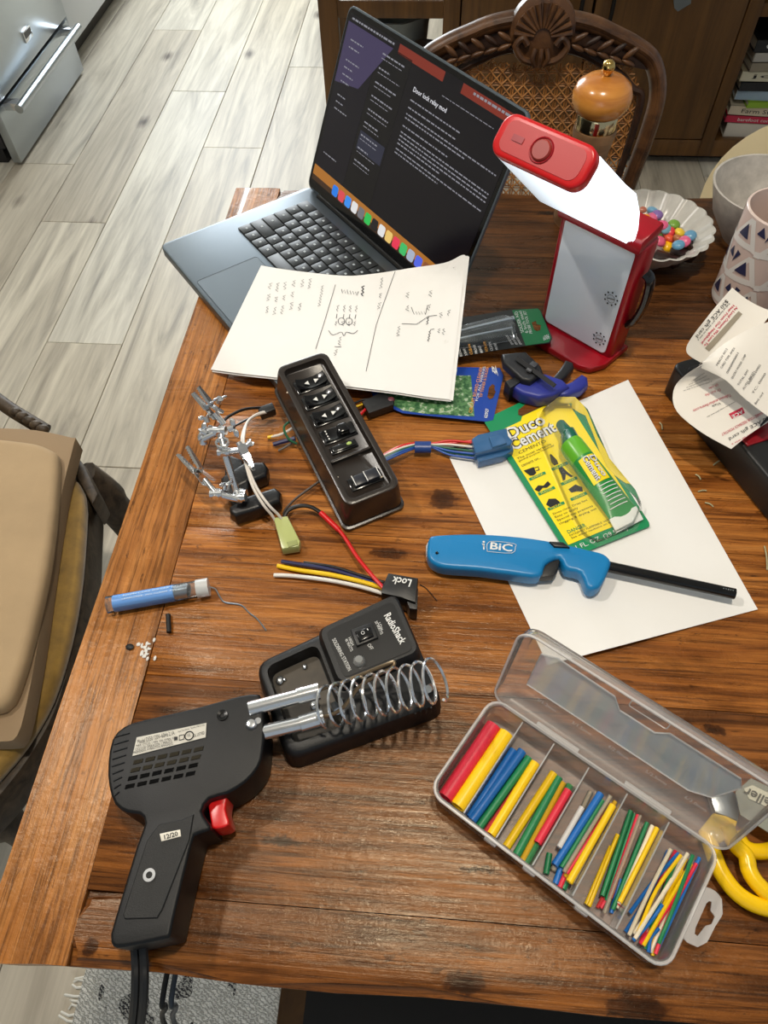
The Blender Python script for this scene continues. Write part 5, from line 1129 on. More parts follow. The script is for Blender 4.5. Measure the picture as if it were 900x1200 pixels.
b = B(); prism(b, pp(gp, zg+.0012), .002, .0006, 1); part('grip_panel', b, M('grip_black', (17, 17, 17), .6, bump=(1600, .3)), sg)
b = B(); lathe(b, [(0, .0005), (.0018, .0005), (.0022, .0025), (.0042, .0025), (.0042, 0), (0, 0)], P(176, 1026, zg), 18); part('screw', b, m_chrome, sg)
b = B(); lathe(b, [(.0018, .002), (.0042, .0024), (.0042, 0), (.0018, 0)], P(261, 839, zg-.001), 16, closed=True); part('screw_hole', b, m_blackg, sg)
b = B(); prism(b, [p for p in cat(pp([(245, 938), (263, 930), (266, 934), (264, 948), (268, 966), (250, 971), (247, 962)], T+.036), 3, True)], .026, .003, 3); part('trigger', b, M('trigger_red', (214, 18, 20), .3), sg)
# rating plate
b = B(); prism(b, pp([(160, 864), (242, 847), (241, 864), (155, 886)], zg+.0012), .001, .0002, 1); pt_ = part('rating_plate', b, M('plate_silver', (196, 192, 180), .45), sg)
for s_, a, c, d in (('Model D550 120V~60Hz 2.1A', (162, 872), (205, 861), (161, 867)), ('MAX. CYCLE: 1 MIN. ON, 4 MIN. OFF', (160, 876), (207, 866), (159.5, 873)), ('CICLO DE OPERACION: 1 MINUTO', (159, 880), (202, 870), (158.5, 877)), ('PRENDIDO, 4 MINUTOS APAGADO', (157, 884), (203, 873), (156.5, 881)), ('Apex Tool Group', (209, 859), (222, 855.5), (208.5, 856.5)), ('Sparks, MD 21152', (224, 855), (240, 851), (223.5, 852.5)), ('UL LISTED', (227, 864), (240, 860.5), (226.5, 860.5))):
    o = P(*a, zg+.0012); text('lettering', s_, o, P(*c, zg+.0012)-o, P(*d, zg+.0012)-o, m_ktext, pt_, .0004)
b = B(); c = P(221.5, 862, zg+.0018); tube(b, [c+V((math.cos(k*.4), math.sin(k*.4), 0))*.0032 for k in range(16)], .0004, 4, True); tube(b, pp([(210, 862), (215.5, 860.7), (215.5, 866), (210, 867.5)], zg+.0018), .0003, 4, True); poly(b, pp([(204, 864), (208, 863), (208, 867), (204, 868)], zg+.0017)); part('approval_mark', b, m_ktext, pt_, False)
o = P(220, 863.5, zg+.0012); text('lettering', 'UL', o, P(223.5, 862.6, zg+.0012)-o, P(219.7, 860.5, zg+.0012)-o, m_ktext, pt_, .0006)
# vent slots
m_slot = M('slot_brown', (38, 33, 20), .7, spec=.2); m_slotk = M('slot_black', (4, 4, 4), .8, spec=.1)
b = None
for r_ in range(4):
    for k in range(6):
        u = 157+k*14.2-r_*3.2; v = 891-k*2.9+r_*9.6; b = B(); prism(b, pp([(u, v), (u+10.5, v-2.2), (u+9.2, v+2.4), (u-1.3, v+4.8)], zg+.0006), .0012); part('vent_slot', b, (m_slot if r_ < 2 else m_slotk), sg, False)
for k in range(9):
    v = 858+k*8.6; b = B(); tube(b, pp([(131+abs(k-4)*.8, v+6), (152-k*1.5, v+1)], zg+.0002), .0006, 5); part('rib', b, m_sg, sg)
b = B(); prism(b, pp([(187, 977), (211, 972), (212, 980), (189, 986)], zg+.002), .001, .0003); dt = part('date_sticker', b, M('sticker', (226, 220, 206), .6), sg)
o = P(193, 984, zg+.002); text('lettering', '12/20', o, P(209, 979.5, zg+.002)-o, P(192, 978.5, zg+.002)-o, m_ktext, dt, .0004, .02)
# barrels, nuts and tip
for k, (a, m_, c, e) in enumerate([((292, 831), (349, 816), (374, 809.5), .046), ((296, 861), (352, 848), (379, 840), .040)]):
    b = B(); tube(b, [P(*a, T+e), P(*m_, T+e)], .0058, 18); part('barrel', b, m_chrome, sg)
    b = B(); tube(b, [P(*m_, T+e), P(*c, T+e)], .0068, 18); part('nut', b, m_chrome, sg)
b = B(); lathe(b, [(0, .004), (.003, .0035), (.0046, .0015), (.0046, -.004), (0, -.004)], P(295, 849, T+.046), 14); lathe(b, [(0, .003), (.0025, .003), (.003, -.003), (0, -.003)], P(303, 846, T+.045), 10); part('terminal_screw', b, m_chrome, sg)
b = B(); tube(b, cat([P(u, v, T+z) for u, v, z in [(372, 809, .046), (400, 800, .053), (430, 788, .063), (452, 779, .071), (462, 776, .073), (458, 783, .071), (440, 792, .064), (420, 806, .055), (405, 826, .048), (392, 836, .043), (376, 841, .040)]], 5), .0015, 8); part('tip_wire', b, M('tip_copper', (150, 130, 104), .35, 1), sg)
# cord from the grip over the near table edge
cd_ = thing('power_cord', 'black twin power cord hanging from the soldering gun', 'cord', P(162, 1125, T))
for dx in (-1, 1):
    e = V((dx*.0030, 0, 0)); b = B()
    tube(b, [p+e for p in cat([P(163, 1096, T+.020), P(163, 1112, T+.016), P(164, 1130, T+.010), P(164, 1150, T+.006), P(163, 1172, T-.010), P(160, 1200, T-.05), P(157, 1235, T-.14), V((-.20, -.16, .35)), V((-.2, -.2, .12)), V((-.18, -.26, .016)), V((-.05, -.32, .016))], 6)], .0032, 8); part('conductor', b, m_rubber, cd_)
for q, mm, lb in (((193, 195), m_rubber, 'second black cord hanging down under the near table edge'), ((203, 207), M('slate_cord', (52, 62, 72), .4), 'slate grey cord hanging beside the black one under the table')):
    x0_ = P(q[0], 1150, .56); b = B(); tube(b, cat([V((x0_.x-.01, .26, .50)), V((x0_.x, .14, .555)), P(q[0], 1155, .565), P(q[1]-1, 1180, .52), P(q[1], 1205, .42), V((-.42+q[0]*.001, -.12, .2)), V((-.41+q[0]*.001, -.16, .016)), V((-.3+q[0]*.001, -.28, .016))], 6), .0026, 8); solo('trailing_cord', b, mm, lb, 'cord')
bn = thing('shade_bench', 'dark bench added for the darkness under the near table edge', 'bench', (.45, .12, 0))  # added bench; its black seat stands in for the darkness below the table
bx0 = P(352, 1190, .45).x; m_bn = M('bench_shade', (16, 13, 12), .5)
b = B(); box(b, ((bx0+1.2)/2, .10, .44), (1.2-bx0, .42, .03), .004); part('seat', b, m_bn, bn)
for x in (bx0-.008, 1.2):
    b = B(); box(b, (x, .10, .2345), (.03, .40, .441), .003); part('end_panel', b, m_cab, bn)
# ================================================================== heat-shrink box
HB = .030
bc0, bc1, bc2, bc3 = [P(*q, T+HB) for q in ((501, 927), (581, 818), (841, 998), (782, 1137))]     # near-left, far-left, far-right, near-right
BWd = ((bc2-bc1).length+(bc3-bc0).length)/2; BDp = ((bc1-bc0).length+(bc2-bc3).length)/2
hu = ((bc2-bc1)+(bc3-bc0)); hu.z = 0; hu.normalize(); hv = V((-hu.y, hu.x, 0)); hc = (bc0+bc1+bc2+bc3)/4; hc.z = T; ho = hc-hu*BWd/2-hv*BDp/2
hb = thing('parts_box', 'clear hinged plastic box sorted with coloured heat-shrink tubing', 'box', hc)
m_pp = clear('frosted_plastic', (236, 234, 232), .15, .2, (252, 250, 248), .10); m_rim = clear('frosted_rim', (236, 234, 232), .42, .2, gloss=.15)
def hpt(x, y, z): return ho+hu*x+hv*y+Z*z
def hrr(i, z, r=.010): return [p+Z*(z) for p in rrect(ho+hu*i+hv*i, hu, hv, BWd-2*i, BDp-2*i, r, 5)]
b = B(); stack(b, [hrr(.003, .0006, .008), hrr(.0005, .008, .010), hrr(0, HB-.002, .011)]); 
b.free(); b = B()
lay = [hrr(.004, .0006, .008), hrr(.001, .006, .010), hrr(0, HB, .011), hrr(.0014, HB, .0105), hrr(.0024, .007, .009), hrr(.0052, .0022, .007)]
stack(b, lay); tray = part('tray', b, m_pp, hb, 50)
b = B(); pts_ = hrr(-.0006, HB, .0115); tube(b, pts_, .0012, 6, True); part('rim', b, m_rim, hb)
fr_far = (.146, .31, .47, .635, .815); fr_near = (.160, .295, .455, .628, .80)
DX = [(a+c)/2*BWd for a, c in zip(fr_far, fr_near)]
for x in DX:
    b = B(); box(b, (0, 0, 0), (.0011, BDp-.005, HB-.004), .0002, 1, mat=mtx(hpt(x, BDp/2, HB/2+.0008), hu, hv, Z)); part('divider', b, m_rim, hb, False)
lidA = math.radians(180-104); lD = hv*math.cos(lidA)+Z*math.sin(lidA); lN = hu.cross(lD); lN = lN if lN.dot(CAM-hc) > 0 else -lN
lo = hpt(-.001, BDp+.006, HB-.002); LWd, LDp, LDe = BWd+.003, .090, .010
def lrr(i, d, r=.012): return [p+lN*d for p in rrect(lo+hu*i+lD*i, hu, lD, LWd-2*i, LDp-2*i, r, 5)]
b = B(); stack(b, [lrr(.004, -.006, .009), lrr(.001, -.003, .011), lrr(0, LDe-.004, .012), lrr(.0014, LDe-.004, .011), lrr(.0024, -.0018, .010), lrr(.0052, -.0048, .008)]); ldp = part('lid', b, m_pp, hb, 50)
b = B(); tube(b, lrr(-.0004, LDe-.004, .0125), .0010, 6, True); part('lid_rim', b, m_rim, ldp)
b = B()
win = [lo+hu*x+lD*y-lN*.0042 for x, y in ((.018, .026), (LWd-.040, .026), (LWd-.026, .034), (LWd-.018, .060), (LWd-.022, .068), (.62*LWd, .068), (.58*LWd, .060), (.44*LWd, .060), (.40*LWd, .070), (.03, .072), (.018, .066))]
tube(b, win, .0007, 5, True); part('window_ridge', b, m_rim, ldp)
b = B(); prism(b, win, .0006, down=lN); part('window_panel', b, clear('window_film', (230, 236, 238), .55, .08, (240, 246, 248), .22), ldp)
b = B(); tube(b, rrect(lo+hu*.455*LWd+lD*.070-lN*.0042, hu, lD, .028, .007, .0015, 3), .0005, 5, True); part('latch_recess', b, m_rim, ldp)
for k, s_ in enumerate(('2/1.2mm', '3/1.5mm', '4/2.0mm', '5/2.5mm', '6/3.0mm')):
    o = lo+hu*(.030+k*.030)+lD*.016-lN*.0040; text('moulded_size', s_, o, hu*.016, lD*.004, m_rim, ldp, .0002)
for k in range(2):
    b = B(); c = hpt(BWd*(.30+.40*k), BDp+.003, HB-.0005); tube(b, [c-hu*.018, c+hu*.018], .0021, 8); part('hinge', b, m_rim, hb)
for x in (DX[0]*1.9, DX[2], DX[3]*1.08):
    b = B(); box(b, (0, 0, 0), (.010, .003, .007), .001, mat=mtx(hpt(x, -.0012, HB-.006), hu, hv, Z)); part('catch', b, m_rim, hb)
# hang tab at the right end
tbp = [P(u, v, T+.010) for u, v in ((823, 1038), (836, 1042), (846, 1052), (847, 1072), (838, 1086), (829, 1104), (818, 1110), (800, 1102))]
hol = [P(u, v, T+.010) for u, v in ((829, 1056), (834, 1056), (836, 1061), (833, 1067), (838, 1074), (834, 1083), (826, 1085), (821, 1095), (816, 1098), (813, 1092))]
def holed(b, out, hole, th):
    """plate with an opening: both outlines resampled by angle around the hole's centre"""
    c = sum(hole, V())/len(hole); N_ = 40
    def at(polyg, a):
        d = V((math.cos(a), math.sin(a), 0)); best = .001
        for i in range(len(polyg)):
            p, q_ = polyg[i]-c, polyg[(i+1) % len(polyg)]-c; e = q_-p; den = d.x*e.y-d.y*e.x
            if abs(den) < 1e-12: continue
            t = (p.x*e.y-p.y*e.x)/den; s = (p.x*d.y-p.y*d.x)/den
            if t > 0 and 0 <= s <= 1: best = max(best, t)
        return c+d*best
    R = [[b.verts.new(at(pg, k*math.tau/N_)-Z*z) for k in range(N_)] for pg, z in ((out, 0), (hole, 0), (hole, th), (out, th))]
    for i in range(4):
        for k in range(N_): b.faces.new((R[i][k], R[i][(k+1) % N_], R[(i+1) % 4][(k+1) % N_], R[(i+1) % 4][k]))
b = B(); holed(b, tbp, hol, .0015); part('hang_tab', b, m_rim, hb, 30)
# ---- tubing: (far end, near end, height, radius, colour, compartment)
MT = {'red': m_pink, 'yellow': m_yel, 'blue': m_blue, 'green': m_green, 'white': M('white_tube', (236, 234, 232), .45), 'cream': m_cream, 'clear': m_ctube, 'clear red': m_cred, 'clear green': m_cgreen, 'clear yellow': m_cyel}
comp = ['first', 'second', 'third', 'fourth', 'fifth', 'end']
def inbox(p, k, r):
    """keep a tube end inside its compartment"""
    d = p-ho; x = d.dot(hu); y = d.dot(hv); x0 = ([.003]+DX)[k]+.0008+r; x1 = (DX+[BWd-.003])[k]-.0008-r
    x = min(max(x, x0), x1); y = min(max(y, .0045+r*.5), BDp-.0045-r*.5); return hpt(x, y, p.z-T)
cnt = {}
def shrink(a, c, z, r, colr, k, size, bow=0):
    p, q_ = inbox(P(*a, T+z), k, r), inbox(P(*c, T+z), k, r); b = B()
    if bow:
        mid_ = (p+q_)/2+hu*bow; pts = cat([p, inbox(mid_, k, r), q_], 5); tube(b, pts, r, 9)
    elif r > .0014: pipe(b, p, q_, r, r*.78, 14 if r > .003 else 10)
    else: pipe(b, p, q_, r, r*.6, 7)
    solo('heat_shrink_tube', b, MT[colr], '%s %s heat-shrink tube in the %s compartment of the clear box' % (size, colr, comp[k]), 'tubing', 'heat-shrink tubes in the clear box')
zf = .0024
shrink((574, 847), (514, 931), zf+.0065, .0062, 'red', 0, 'thick'); shrink((594, 860), (534, 949), zf+.0065, .0062, 'yellow', 0, 'thick')
for a, c, z, r, col_, k, sz in [((602, 879), (549, 957), .006, .0034, 'blue', 1, 'pushed-down'), ((612, 880), (552, 963), .0075, .0036, 'blue', 1, 'medium'), ((620, 888), (561, 970), .0066, .0032, 'green', 1, 'medium'), ((628, 894), (570, 977), .0066, .0032, 'clear red', 1, 'medium'), ((636, 900), (581, 986), .0075, .0038, 'yellow', 1, 'medium'),
        ((649, 906), (593, 993), .0072, .0032, 'yellow', 2, 'medium'), ((655, 911), (604, 1004), .0066, .0032, 'green', 2, 'medium'), ((660, 917), (611, 1011), .0064, .0026, 'clear yellow', 2, 'medium'), ((668, 920), (621, 1015), .0060, .0028, 'clear green', 2, 'medium'), ((676, 933), (638, 994), .0105, .0030, 'red', 2, 'short'), ((677, 925), (636, 1020), .0046, .0020, 'clear', 2, 'pale'),
        ((682, 946), (655, 993), .011, .0020, 'white', 3, 'short'), ((704, 930), (650, 1014), .0095, .0028, 'blue', 3, 'long'), ((706, 938), (658, 1017), .0080, .0024, 'green', 3, 'long'), ((692, 928), (648, 1020), .0056, .0022, 'clear', 3, 'long'), ((716, 932), (661, 1022), .0110, .0018, 'clear', 3, 'slim'), ((718, 943), (664, 1024), .0098, .0020, 'red', 3, 'slim'), ((722, 940), (662, 1028), .0085, .0018, 'clear yellow', 3, 'slim'), ((726, 949), (667, 1034), .0140, .0026, 'yellow', 3, 'topmost'), ((712, 980), (677, 1038), .0090, .0018, 'cream', 3, 'short'), ((660, 1010), (651, 1036), .0050, .0024, 'blue', 3, 'stubby'), ((672, 1015), (660, 1042), .0050, .0022, 'green', 3, 'stubby'), ((668, 1012), (656, 1040), .0058, .0020, 'red', 3, 'stubby'), ((644, 1000), (640, 1024), .0050, .0022, 'green', 3, 'near-corner'),
        ((724, 978), (690, 1062), .0075, .0016, 'yellow', 4, 'slim'), ((716, 992), (687, 1060), .0060, .0016, 'yellow', 4, 'short'), ((743, 943), (706, 1050), .0095, .0018, 'green', 4, 'long'), ((746, 950), (711, 1056), .0080, .0018, 'green', 4, 'lower'), ((748, 955), (715, 1052), .0110, .0017, 'red', 4, 'long'), ((752, 953), (708, 1070), .0125, .0014, 'clear', 4, 'slim'), ((759, 963), (718, 1066), .0085, .0016, 'green', 4, 'right-hand'), ((765, 967), (726, 1060), .0095, .0016, 'cream', 4, 'long'), ((769, 970), (731, 1066), .0080, .0016, 'red', 4, 'right-hand'), ((779, 966), (735, 1064), .0115, .0018, 'yellow', 4, 'long'), ((727, 1030), (716, 1070), .0070, .0015, 'blue', 4, 'short'), ((722, 1035), (704, 1064), .0065, .0014, 'red', 4, 'short'), ((758, 1014), (728, 1068), .0070, .0014, 'cream', 4, 'short'), ((735, 1000), (700, 1064), .0050, .0014, 'clear red', 4, 'slim')]:
    shrink(a, c, z, r, col_, k, sz)
ex = [((783, 997), (733, 1092), 'blue'), ((786, 995), (737, 1096), 'cream'), ((795, 1000), (738, 1070), 'blue'), ((792, 997), (745, 1098), 'red'), ((798, 1002), (748, 1093), 'yellow'), ((806, 1000), (742, 1094), 'cream'), ((800, 1004), (756, 1103), 'cream'), ((812, 1002), (772, 1106), 'green'), ((822, 1003), (774, 1118), 'blue'), ((820, 1012), (778, 1112), 'blue'), ((814, 1018), (766, 1112), 'cream'), ((810, 1012), (754, 1108), 'yellow'), ((804, 1006), (760, 1110), 'yellow'), ((790, 1000), (751, 1104), 'red'), ((816, 1012), (768, 1118), 'red'), ((772, 1088), (760, 1116), 'blue'), ((770, 1090), (765, 1120), 'yellow'), ((788, 1030), (744, 1100), 'cream'), ((796, 1040), (750, 1106), 'red'), ((806, 1024), (762, 1116), 'cream'), ((800, 1020), (770, 1122), 'yellow'), ((776, 1060), (742, 1102), 'blue'), ((792, 1010), (756, 1112), 'green')]
for i, (a, c, col_) in enumerate(ex):
    shrink(a, c, .0045+.0009*((i*7) % 10), .0013, col_, 5, 'thin', random.uniform(-.003, .003))
# ================================================================== yellow-handled cutters behind the lid and a tool card
cu = thing('yellow_handled_cutters', 'cutting pliers with bright yellow dipped handles at the right edge', 'pliers', P(860, 980, T))
def zt_(pts, z): return cat([P(u, v, T+z) for u, v in pts], 6)
m_dip = M('dipped_yellow', (248, 200, 8), .25)
b = B(); tube(b, zt_([(828, 975), (836, 1000), (845, 1022), (862, 1045), (885, 1060), (915, 1066), (945, 1062), (985, 1050), (1020, 1030)], .010), .0058, 12); part('handle', b, m_dip, cu)
b = B(); tube(b, zt_([(850, 968), (862, 990), (874, 1003), (878, 1020), (888, 1036), (906, 1050), (935, 1052), (965, 1040), (1000, 1015)], .012), .0058, 12); part('handle', b, m_dip, cu)
b = B(); tube(b, zt_([(862, 975), (872, 992), (890, 998), (915, 992), (928, 975), (920, 955), (900, 950)], .008), .0056, 12); part('lower_grip', b, m_dip, cu)
b = B(); prism(b, pp([(822, 972), (838, 952), (852, 955), (866, 962), (860, 980), (840, 990), (826, 985)], T+.014), .010, .003); part('shoulder', b, m_dip, cu)
b = B(); prism(b, pp([(838, 952), (830, 925), (850, 918), (868, 935), (866, 962)], T+.013), .008, .002); part('jaw', b, m_steel, cu)
wc = thing('tool_card', 'pale printed tool card seen through the clear lid', 'package', P(890, 930, T))
b = B(); prism(b, pp([(862, 928), (880, 912), (960, 950), (985, 985), (930, 985), (900, 975), (868, 955)], T+.020), .0008); part('card', b, M('card_grey', (150, 152, 140), .5), wc, False)
b = B(); prism(b, pp([(872, 924), (882, 920), (930, 944), (926, 958), (878, 936)], T+.0212), .0006); part('name_band', b, M('band_cream', (224, 222, 200), .5), wc, False)
o = P(924, 946, T+.0215); text('lettering', 'Weller', o, P(874, 922, T+.0215)-o, P(919, 956, T+.0215)-o, M('card_letter', (84, 82, 70), .5), wc, .0006, .02)
m_scrap = M('dry_sprig', (176, 168, 130), .7)
for k, (a, c) in enumerate([((773, 495), (776, 503)), ((836, 545), (843, 540)), ((826, 589), (836, 594)), ((815, 556), (821, 562)), ((896, 640), (899, 668)), ((818, 576), (828, 575))]):
    b = B(); tube(b, cat([P(*a, T+.0012), P((a[0]+c[0])/2+1, (a[1]+c[1])/2-1, T+.0016), P(*c, T+.0012)], 3), .0007, 5)
    solo('wire_scrap', b, m_scrap, 'tiny pale scrap lying beside the black case', 'scrap', 'scraps by the black case')
b = B(); tube(b, cat(pp([(492, 685), (500, 690), (512, 704)], T+.001), 3), .0004, 4); solo('hair_strand', b, m_rubber, 'fine dark hair beside the Lock socket', 'hair')
# ================================================================== left chair
lc = thing('upholstered_chair', 'antique carved chair with mustard velvet seat beside the table', 'chair', (-.70, .48, 0))
m_velvet = M('mustard_velvet', (150, 116, 44), .75, noise=(40, .28), sheen=.5); m_lwood = wood_simple('chair_dark_wood', (40, 32, 24), (86, 72, 56), (50, 50, 50), .5)
zr = .445
def P2(l, z): return [P(u, v, z) for u, v in l]
rail_o = [(86, 528), (104, 560), (103, 620), (98, 690), (86, 760), (66, 830), (36, 885), (0, 932), (-40, 975)]
back = [V((-1.02, P(0, 470, zr).y+.02, zr)), V((-1.02, .10, zr))]
front = cat(P2(rail_o, zr), 3)
seat_poly = [V((-1.0, .10, zr)), V((-1.0, .80, zr)), P(52, 503, zr)]+front+[V((-.62, .12, zr))]
seat_poly = [V((-1.0, .16, zr)), V((-1.0, .78, zr))]+front
b = B(); prism(b, seat_poly, .07, .006, 2); part('seat_rail', b, m_lwood, lc, 40)
inner = [V((-.985, .19, zr+.03)), V((-.985, .76, zr+.03))]+cat(P2([(76, 545), (96, 575), (95, 630), (89, 690), (77, 750), (56, 815), (24, 870), (-14, 915)], zr+.03), 3)
b = B(); prism(b, inner, .035, .016, 4); part('seat_pad', b, m_velvet, lc, 60)
b = B(); tube(b, [p+Z*.004 for p in cat(P2([(80, 532), (98, 566), (97, 625), (92, 690), (81, 752), (61, 820), (30, 875), (-6, 922)], zr), 4)], .0042, 8); part('braid_trim', b, M('braid', (120, 112, 96), .8, bump=(300, .5)), lc)
legp = P(108, 575, .40)
for (x, y) in ((legp.x-.01, legp.y), (-.62, .17)):
    b = B(); tube(b, cat([V((x, y, .43)), V((x+.03, y+.0, .36)), V((x+.045, y-.0, .24)), V((x+.02, y, .10)), V((x+.025, y, .0))], 6), [.034]*6+[.028]*6+[.022]*6+[.018]*6+[.022], 12); part('leg', b, m_lwood, lc)
for (x, y) in ((-.98, .20), (-.98, .74)):
    b = B(); tube(b, [V((x, y, .44)), V((x-.03, y, 0))], [.024, .018], 10); part('leg', b, m_lwood, lc)
b = B(); prism(b, P2([(84, 526), (100, 546), (115, 578), (108, 592), (96, 570), (82, 548)], .47), .06, .006, 2); part('corner_block', b, m_lwood, lc)
b = B(); tube(b, cat([P(-25, 452, .50), P(10, 478, .485), P(34, 493, .475), P(54, 505, .465)], 4), .012, 10); part('side_rail', b, m_lwood, lc)
for k in range(5):
    b = B(); ball(b, P(18+k*8, 483+k*5.0, .49), (.011, .008, .008), 10, 6); part('carved_bead', b, m_lwood, lc)
b = B(); tube(b, cat([V((-1.0, .2, .44)), V((-1.06, .2, .8)), V((-1.06, .47, .95)), V((-1.06, .74, .8)), V((-1.0, .76, .44))], 8), .022, 10); bk_ = part('back_frame', b, m_lwood, lc)
b = B(); sheet(b, lambda s, t: V((-1.03-.03*t, .22+.52*s, .55+t*(.26+.12*math.sin(math.pi*s)))), 10, 6, .02); part('back_pad', b, m_velvet, lc)
ct_ = thing('linen_cushion', 'beige linen cushion folded on the mustard chair seat', 'cushion', (-.72, .5, zr+.03))
m_lin = M('beige_linen', (178, 152, 116), .85, noise=(14, .06), bump=(600, .15)); m_lin2 = M('beige_piping', (152, 128, 98), .85, bump=(600, .15))
lo_ = [V((-.99, .70, .508))]+P2([(0, 502), (40, 504), (84, 513), (87, 518), (74, 570), (60, 650), (46, 745), (32, 820), (20, 862), (0, 869), (-60, 869)], .508)+[V((-.99, .30, .508))]
b = B(); prism(b, lo_[:1]+cat(lo_[1:-1], 3)+lo_[-1:], .030, .008, 4); part('flap', b, m_lin2, ct_, 60)
hi_ = [V((-.98, .67, .532))]+P2([(0, 512), (40, 517), (60, 525), (66, 535), (63, 590), (54, 660), (40, 725), (22, 790), (0, 828), (-60, 836)], .532)+[V((-.98, .33, .532))]
b = B(); prism(b, hi_[:1]+cat(hi_[1:-1], 3)+hi_[-1:], .030, .013, 5); part('cushion_body', b, m_lin, ct_, 60)
# ================================================================== far cane-back chair
fc = thing('cane_back_chair', 'carved wooden chair with woven cane back beyond the table', 'chair', (.13, 1.10, 0))
X0 = .130; YB = 1.13
def fb(x, z, dy=0): return V((X0+x, YB+(z-.7)*.16+dy, z))
half = [(.155, .50), (.166, .60), (.172, .669), (.182, .74), (.184, .80), (.166, .842), (.135, .862), (.10, .876), (.072, .886), (.04, .892), (0, .894)]
path = [fb(x, z) for x, z in half]+[fb(-x, z) for x, z in half[-2::-1]]
pc = cat(path, 5)
b = B(); tube(b, pc, .0155, 12, flat=(1.0, .8)); fr = part('back_frame', b, m_chairw, fc)
b = B(); tube(b, [p+V((0, -.012, .004)) for p in pc], .0045, 8); part('outer_bead', b, m_chairw, fc)
inn = [(fb(x*.86, z-.030 if z > .8 else z, -.010)) for x, z in half]+[fb(-x*.86, z-.030 if z > .8 else z, -.010) for x, z in half[-2::-1]]
b = B(); tube(b, cat(inn, 5), .0060, 8); part('inner_bead', b, m_chaird, fc)
# carved crest: shell fan, scroll collar and leaves
b = B(); lathe(b, [(0, .008), (.036, .007), (.045, .003), (.047, -.010), (0, -.010)], mat=mtx(fb(0, .885, -.016), V((1, 0, 0)), V((0, .16, 1)).normalized(), V((0, -1, .16)).normalized()), seg=28); shell = part('shell', b, m_chairw, fc)
for k in range(11):
    a = math.radians(8+k*16.4); c0_ = fb(.012*math.cos(a), .880+.012*math.sin(a), -.026); c1_ = fb(.041*math.cos(a), .880+.041*math.sin(a), -.026)
    b = B(); tube(b, [c0_, c1_], [.0018, .0046], 8); part('flute', b, m_chairw, shell)
for sx in (-1, 1):
    b = B(); tube(b, cat([fb(sx*.010, .850, -.026), fb(sx*.026, .856, -.028), fb(sx*.036, .870, -.028), fb(sx*.028, .880, -.028), fb(sx*.020, .872, -.028)], 5), .0048, 8); part('scroll', b, m_chairw, fc)
    for k in range(5):
        f = k/4; a0 = fb(sx*(.052+f*.075), .872-f*.018+.008, -.024); b = B(); ball(b, a0, (.0125, .004, .0042), 12, 8, mat=Matrix.Rotation(sx*(-.5-f*.2), 4, 'Y')); part('carved_leaf', b, m_chaird if k % 2 else m_chairw, fc)
        b = B(); ball(b, a0-V((0, 0, .013)), (.011, .004, .0036), 12, 8, mat=Matrix.Rotation(sx*(.4), 4, 'Y')); part('carved_leaf', b, m_chairw, fc)
    b = B(); prism(b, [fb(sx*x, z, -.008) for x, z in ((.03, .855), (.16, .835), (.15, .858), (.09, .876), (.045, .884))], .012, down=V((0, -1, 0))); part('crest_panel', b, m_chaird, fc, False)
b = B()
for k in range(3): tube(b, cat([fb((k-1)*.008, .868, -.028), fb((k-1)*.011, .856, -.030), fb((k-1)*.006, .846, -.026)], 4), .0036, 8)
part('crest_drop', b, m_chairw, fc)
# cane weave: six-way lattice clipped to the frame
def inside(x, z):
    if z < .52 or abs(x) > .162: return False
    top = [(.162, .80), (.14, .836), (.10, .848), (.05, .842), (0, .838)]
    ax_ = abs(x)
    for (xa, za), (xb, zb_) in zip(top, top[1:]):
        if xb <= ax_ <= xa: return z < za+(zb_-za)*((xa-ax_)/(xa-xb)) if xa > xb else True
    return z < .80
b = B(); pit = .0165
def strand(p, d, r=.0009, off=0):
    t = -0.6; run = []
    while t < .6:
        x, z = p[0]+d[0]*t, p[1]+d[1]*t
        if inside(x, z): run.append((x, z))
        else:
            if len(run) > 2: tube(b, [fb(*run[0], -.002+off), fb(*run[-1], -.002+off)], r, 4, caps=False)
            run = []
        t += .004
    if len(run) > 2: tube(b, [fb(*run[0], -.002+off), fb(*run[-1], -.002+off)], r, 4, caps=False)
for k in range(-14, 15):
    for s in (-.0016, .0016): strand((k*pit+s, .68), (0, 1), .0011); strand((0, .68+k*pit+s), (1, 0), .0011, .0012)
for k in range(-26, 27):
    s2 = math.sqrt(.5); strand((k*pit, .68), (s2, s2), .0013, -.0014); strand((k*pit, .68), (s2, -s2), .0013, -.0022)
part('cane_weave', b, m_cane, fc, kind='stuff')
b = B(); box(b, fb(0, .50), (.33, .03, .045), .006); part('lower_rail', b, m_chairw, fc)
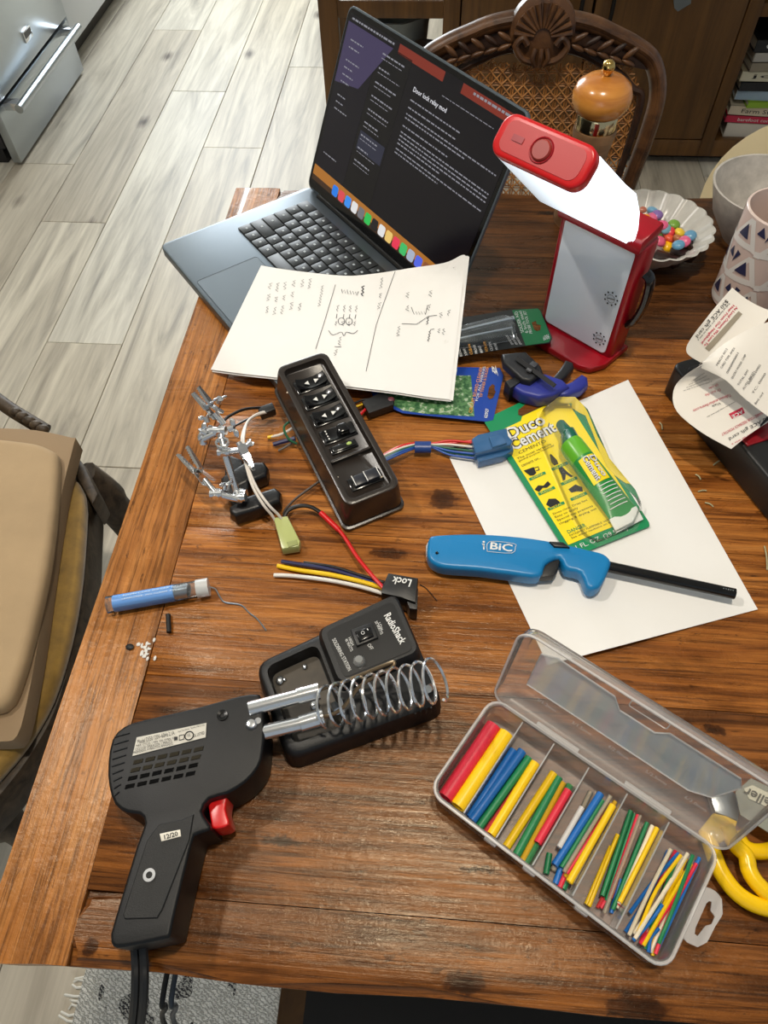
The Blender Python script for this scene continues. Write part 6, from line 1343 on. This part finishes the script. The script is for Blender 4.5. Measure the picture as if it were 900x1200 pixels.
b = B(); prism(b, [V((X0-.20, 1.06, .445)), V((X0+.20, 1.06, .445)), V((X0+.23, .66, .445)), V((X0-.23, .66, .445))], .07, .012, 3); part('seat', b, m_chairw, fc)
b = B(); prism(b, [V((X0-.18, 1.04, .475)), V((X0+.18, 1.04, .475)), V((X0+.21, .68, .475)), V((X0-.21, .68, .475))], .032, .012, 3); part('seat_pad', b, M('chair_pad', (120, 88, 58), .8), fc)
for x, y in ((X0-.17, 1.08), (X0+.17, 1.08), (X0-.19, .69), (X0+.19, .69)):
    b = B(); tube(b, [V((x, y, .44)), V((x, y, .2)), V((x*1.0, y+(.04 if y > 1 else -.02), 0))], [.024, .02, .016], 10); part('leg', b, m_chairw, fc)
for sx in (-1, 1):
    b = B(); tube(b, [V((X0+sx*.165, 1.08, .43)), fb(sx*.156, .51)], .017, 10); part('back_post', b, m_chairw, fc)
# ================================================================== cream shell chair, far right
cs2 = thing('shell_chair', 'cream moulded plastic shell chair at the far right', 'chair', (.66, 1.15, 0))
def shellf(s, t):
    """bucket: s around from left arm over the back to right arm, t from seat to rim"""
    a = math.radians(200-220*s); rimz = .55+.17*max(0, math.sin(math.radians(180*s)))**.8; R_ = .10+.135*t**.7
    return V((.665+R_*math.cos(a)*1.0, 1.13+R_*math.sin(a)*.62, .44+(rimz-.44)*t**1.4))
b = B(); g_ = [[b.verts.new(shellf(i/30, j/8)) for j in range(9)] for i in range(31)]
for i in range(30):
    for j in range(8): b.faces.new((g_[i][j], g_[i+1][j], g_[i+1][j+1], g_[i][j+1]))
fs_ = list(b.faces); bmesh.ops.solidify(b, geom=fs_, thickness=.006); part('shell', b, M('shell_cream', (248, 234, 202), .4), cs2, 60)
b = B(); lathe(b, [(0, .425), (.09, .425), (.125, .44), (.105, .447), (0, .445)], (.665, 1.12, 0), 28); part('seat', b, M('shell_cream2', (248, 234, 202), .4), cs2)
for sx in (-1, 1):
    for sy in (-1, 1):
        b = B(); tube(b, [V((.665+sx*.07, 1.12+sy*.06, .43)), V((.665+sx*.18, 1.12+sy*.17, 0))], [.012, .009], 10); part('leg', b, m_cab, cs2)
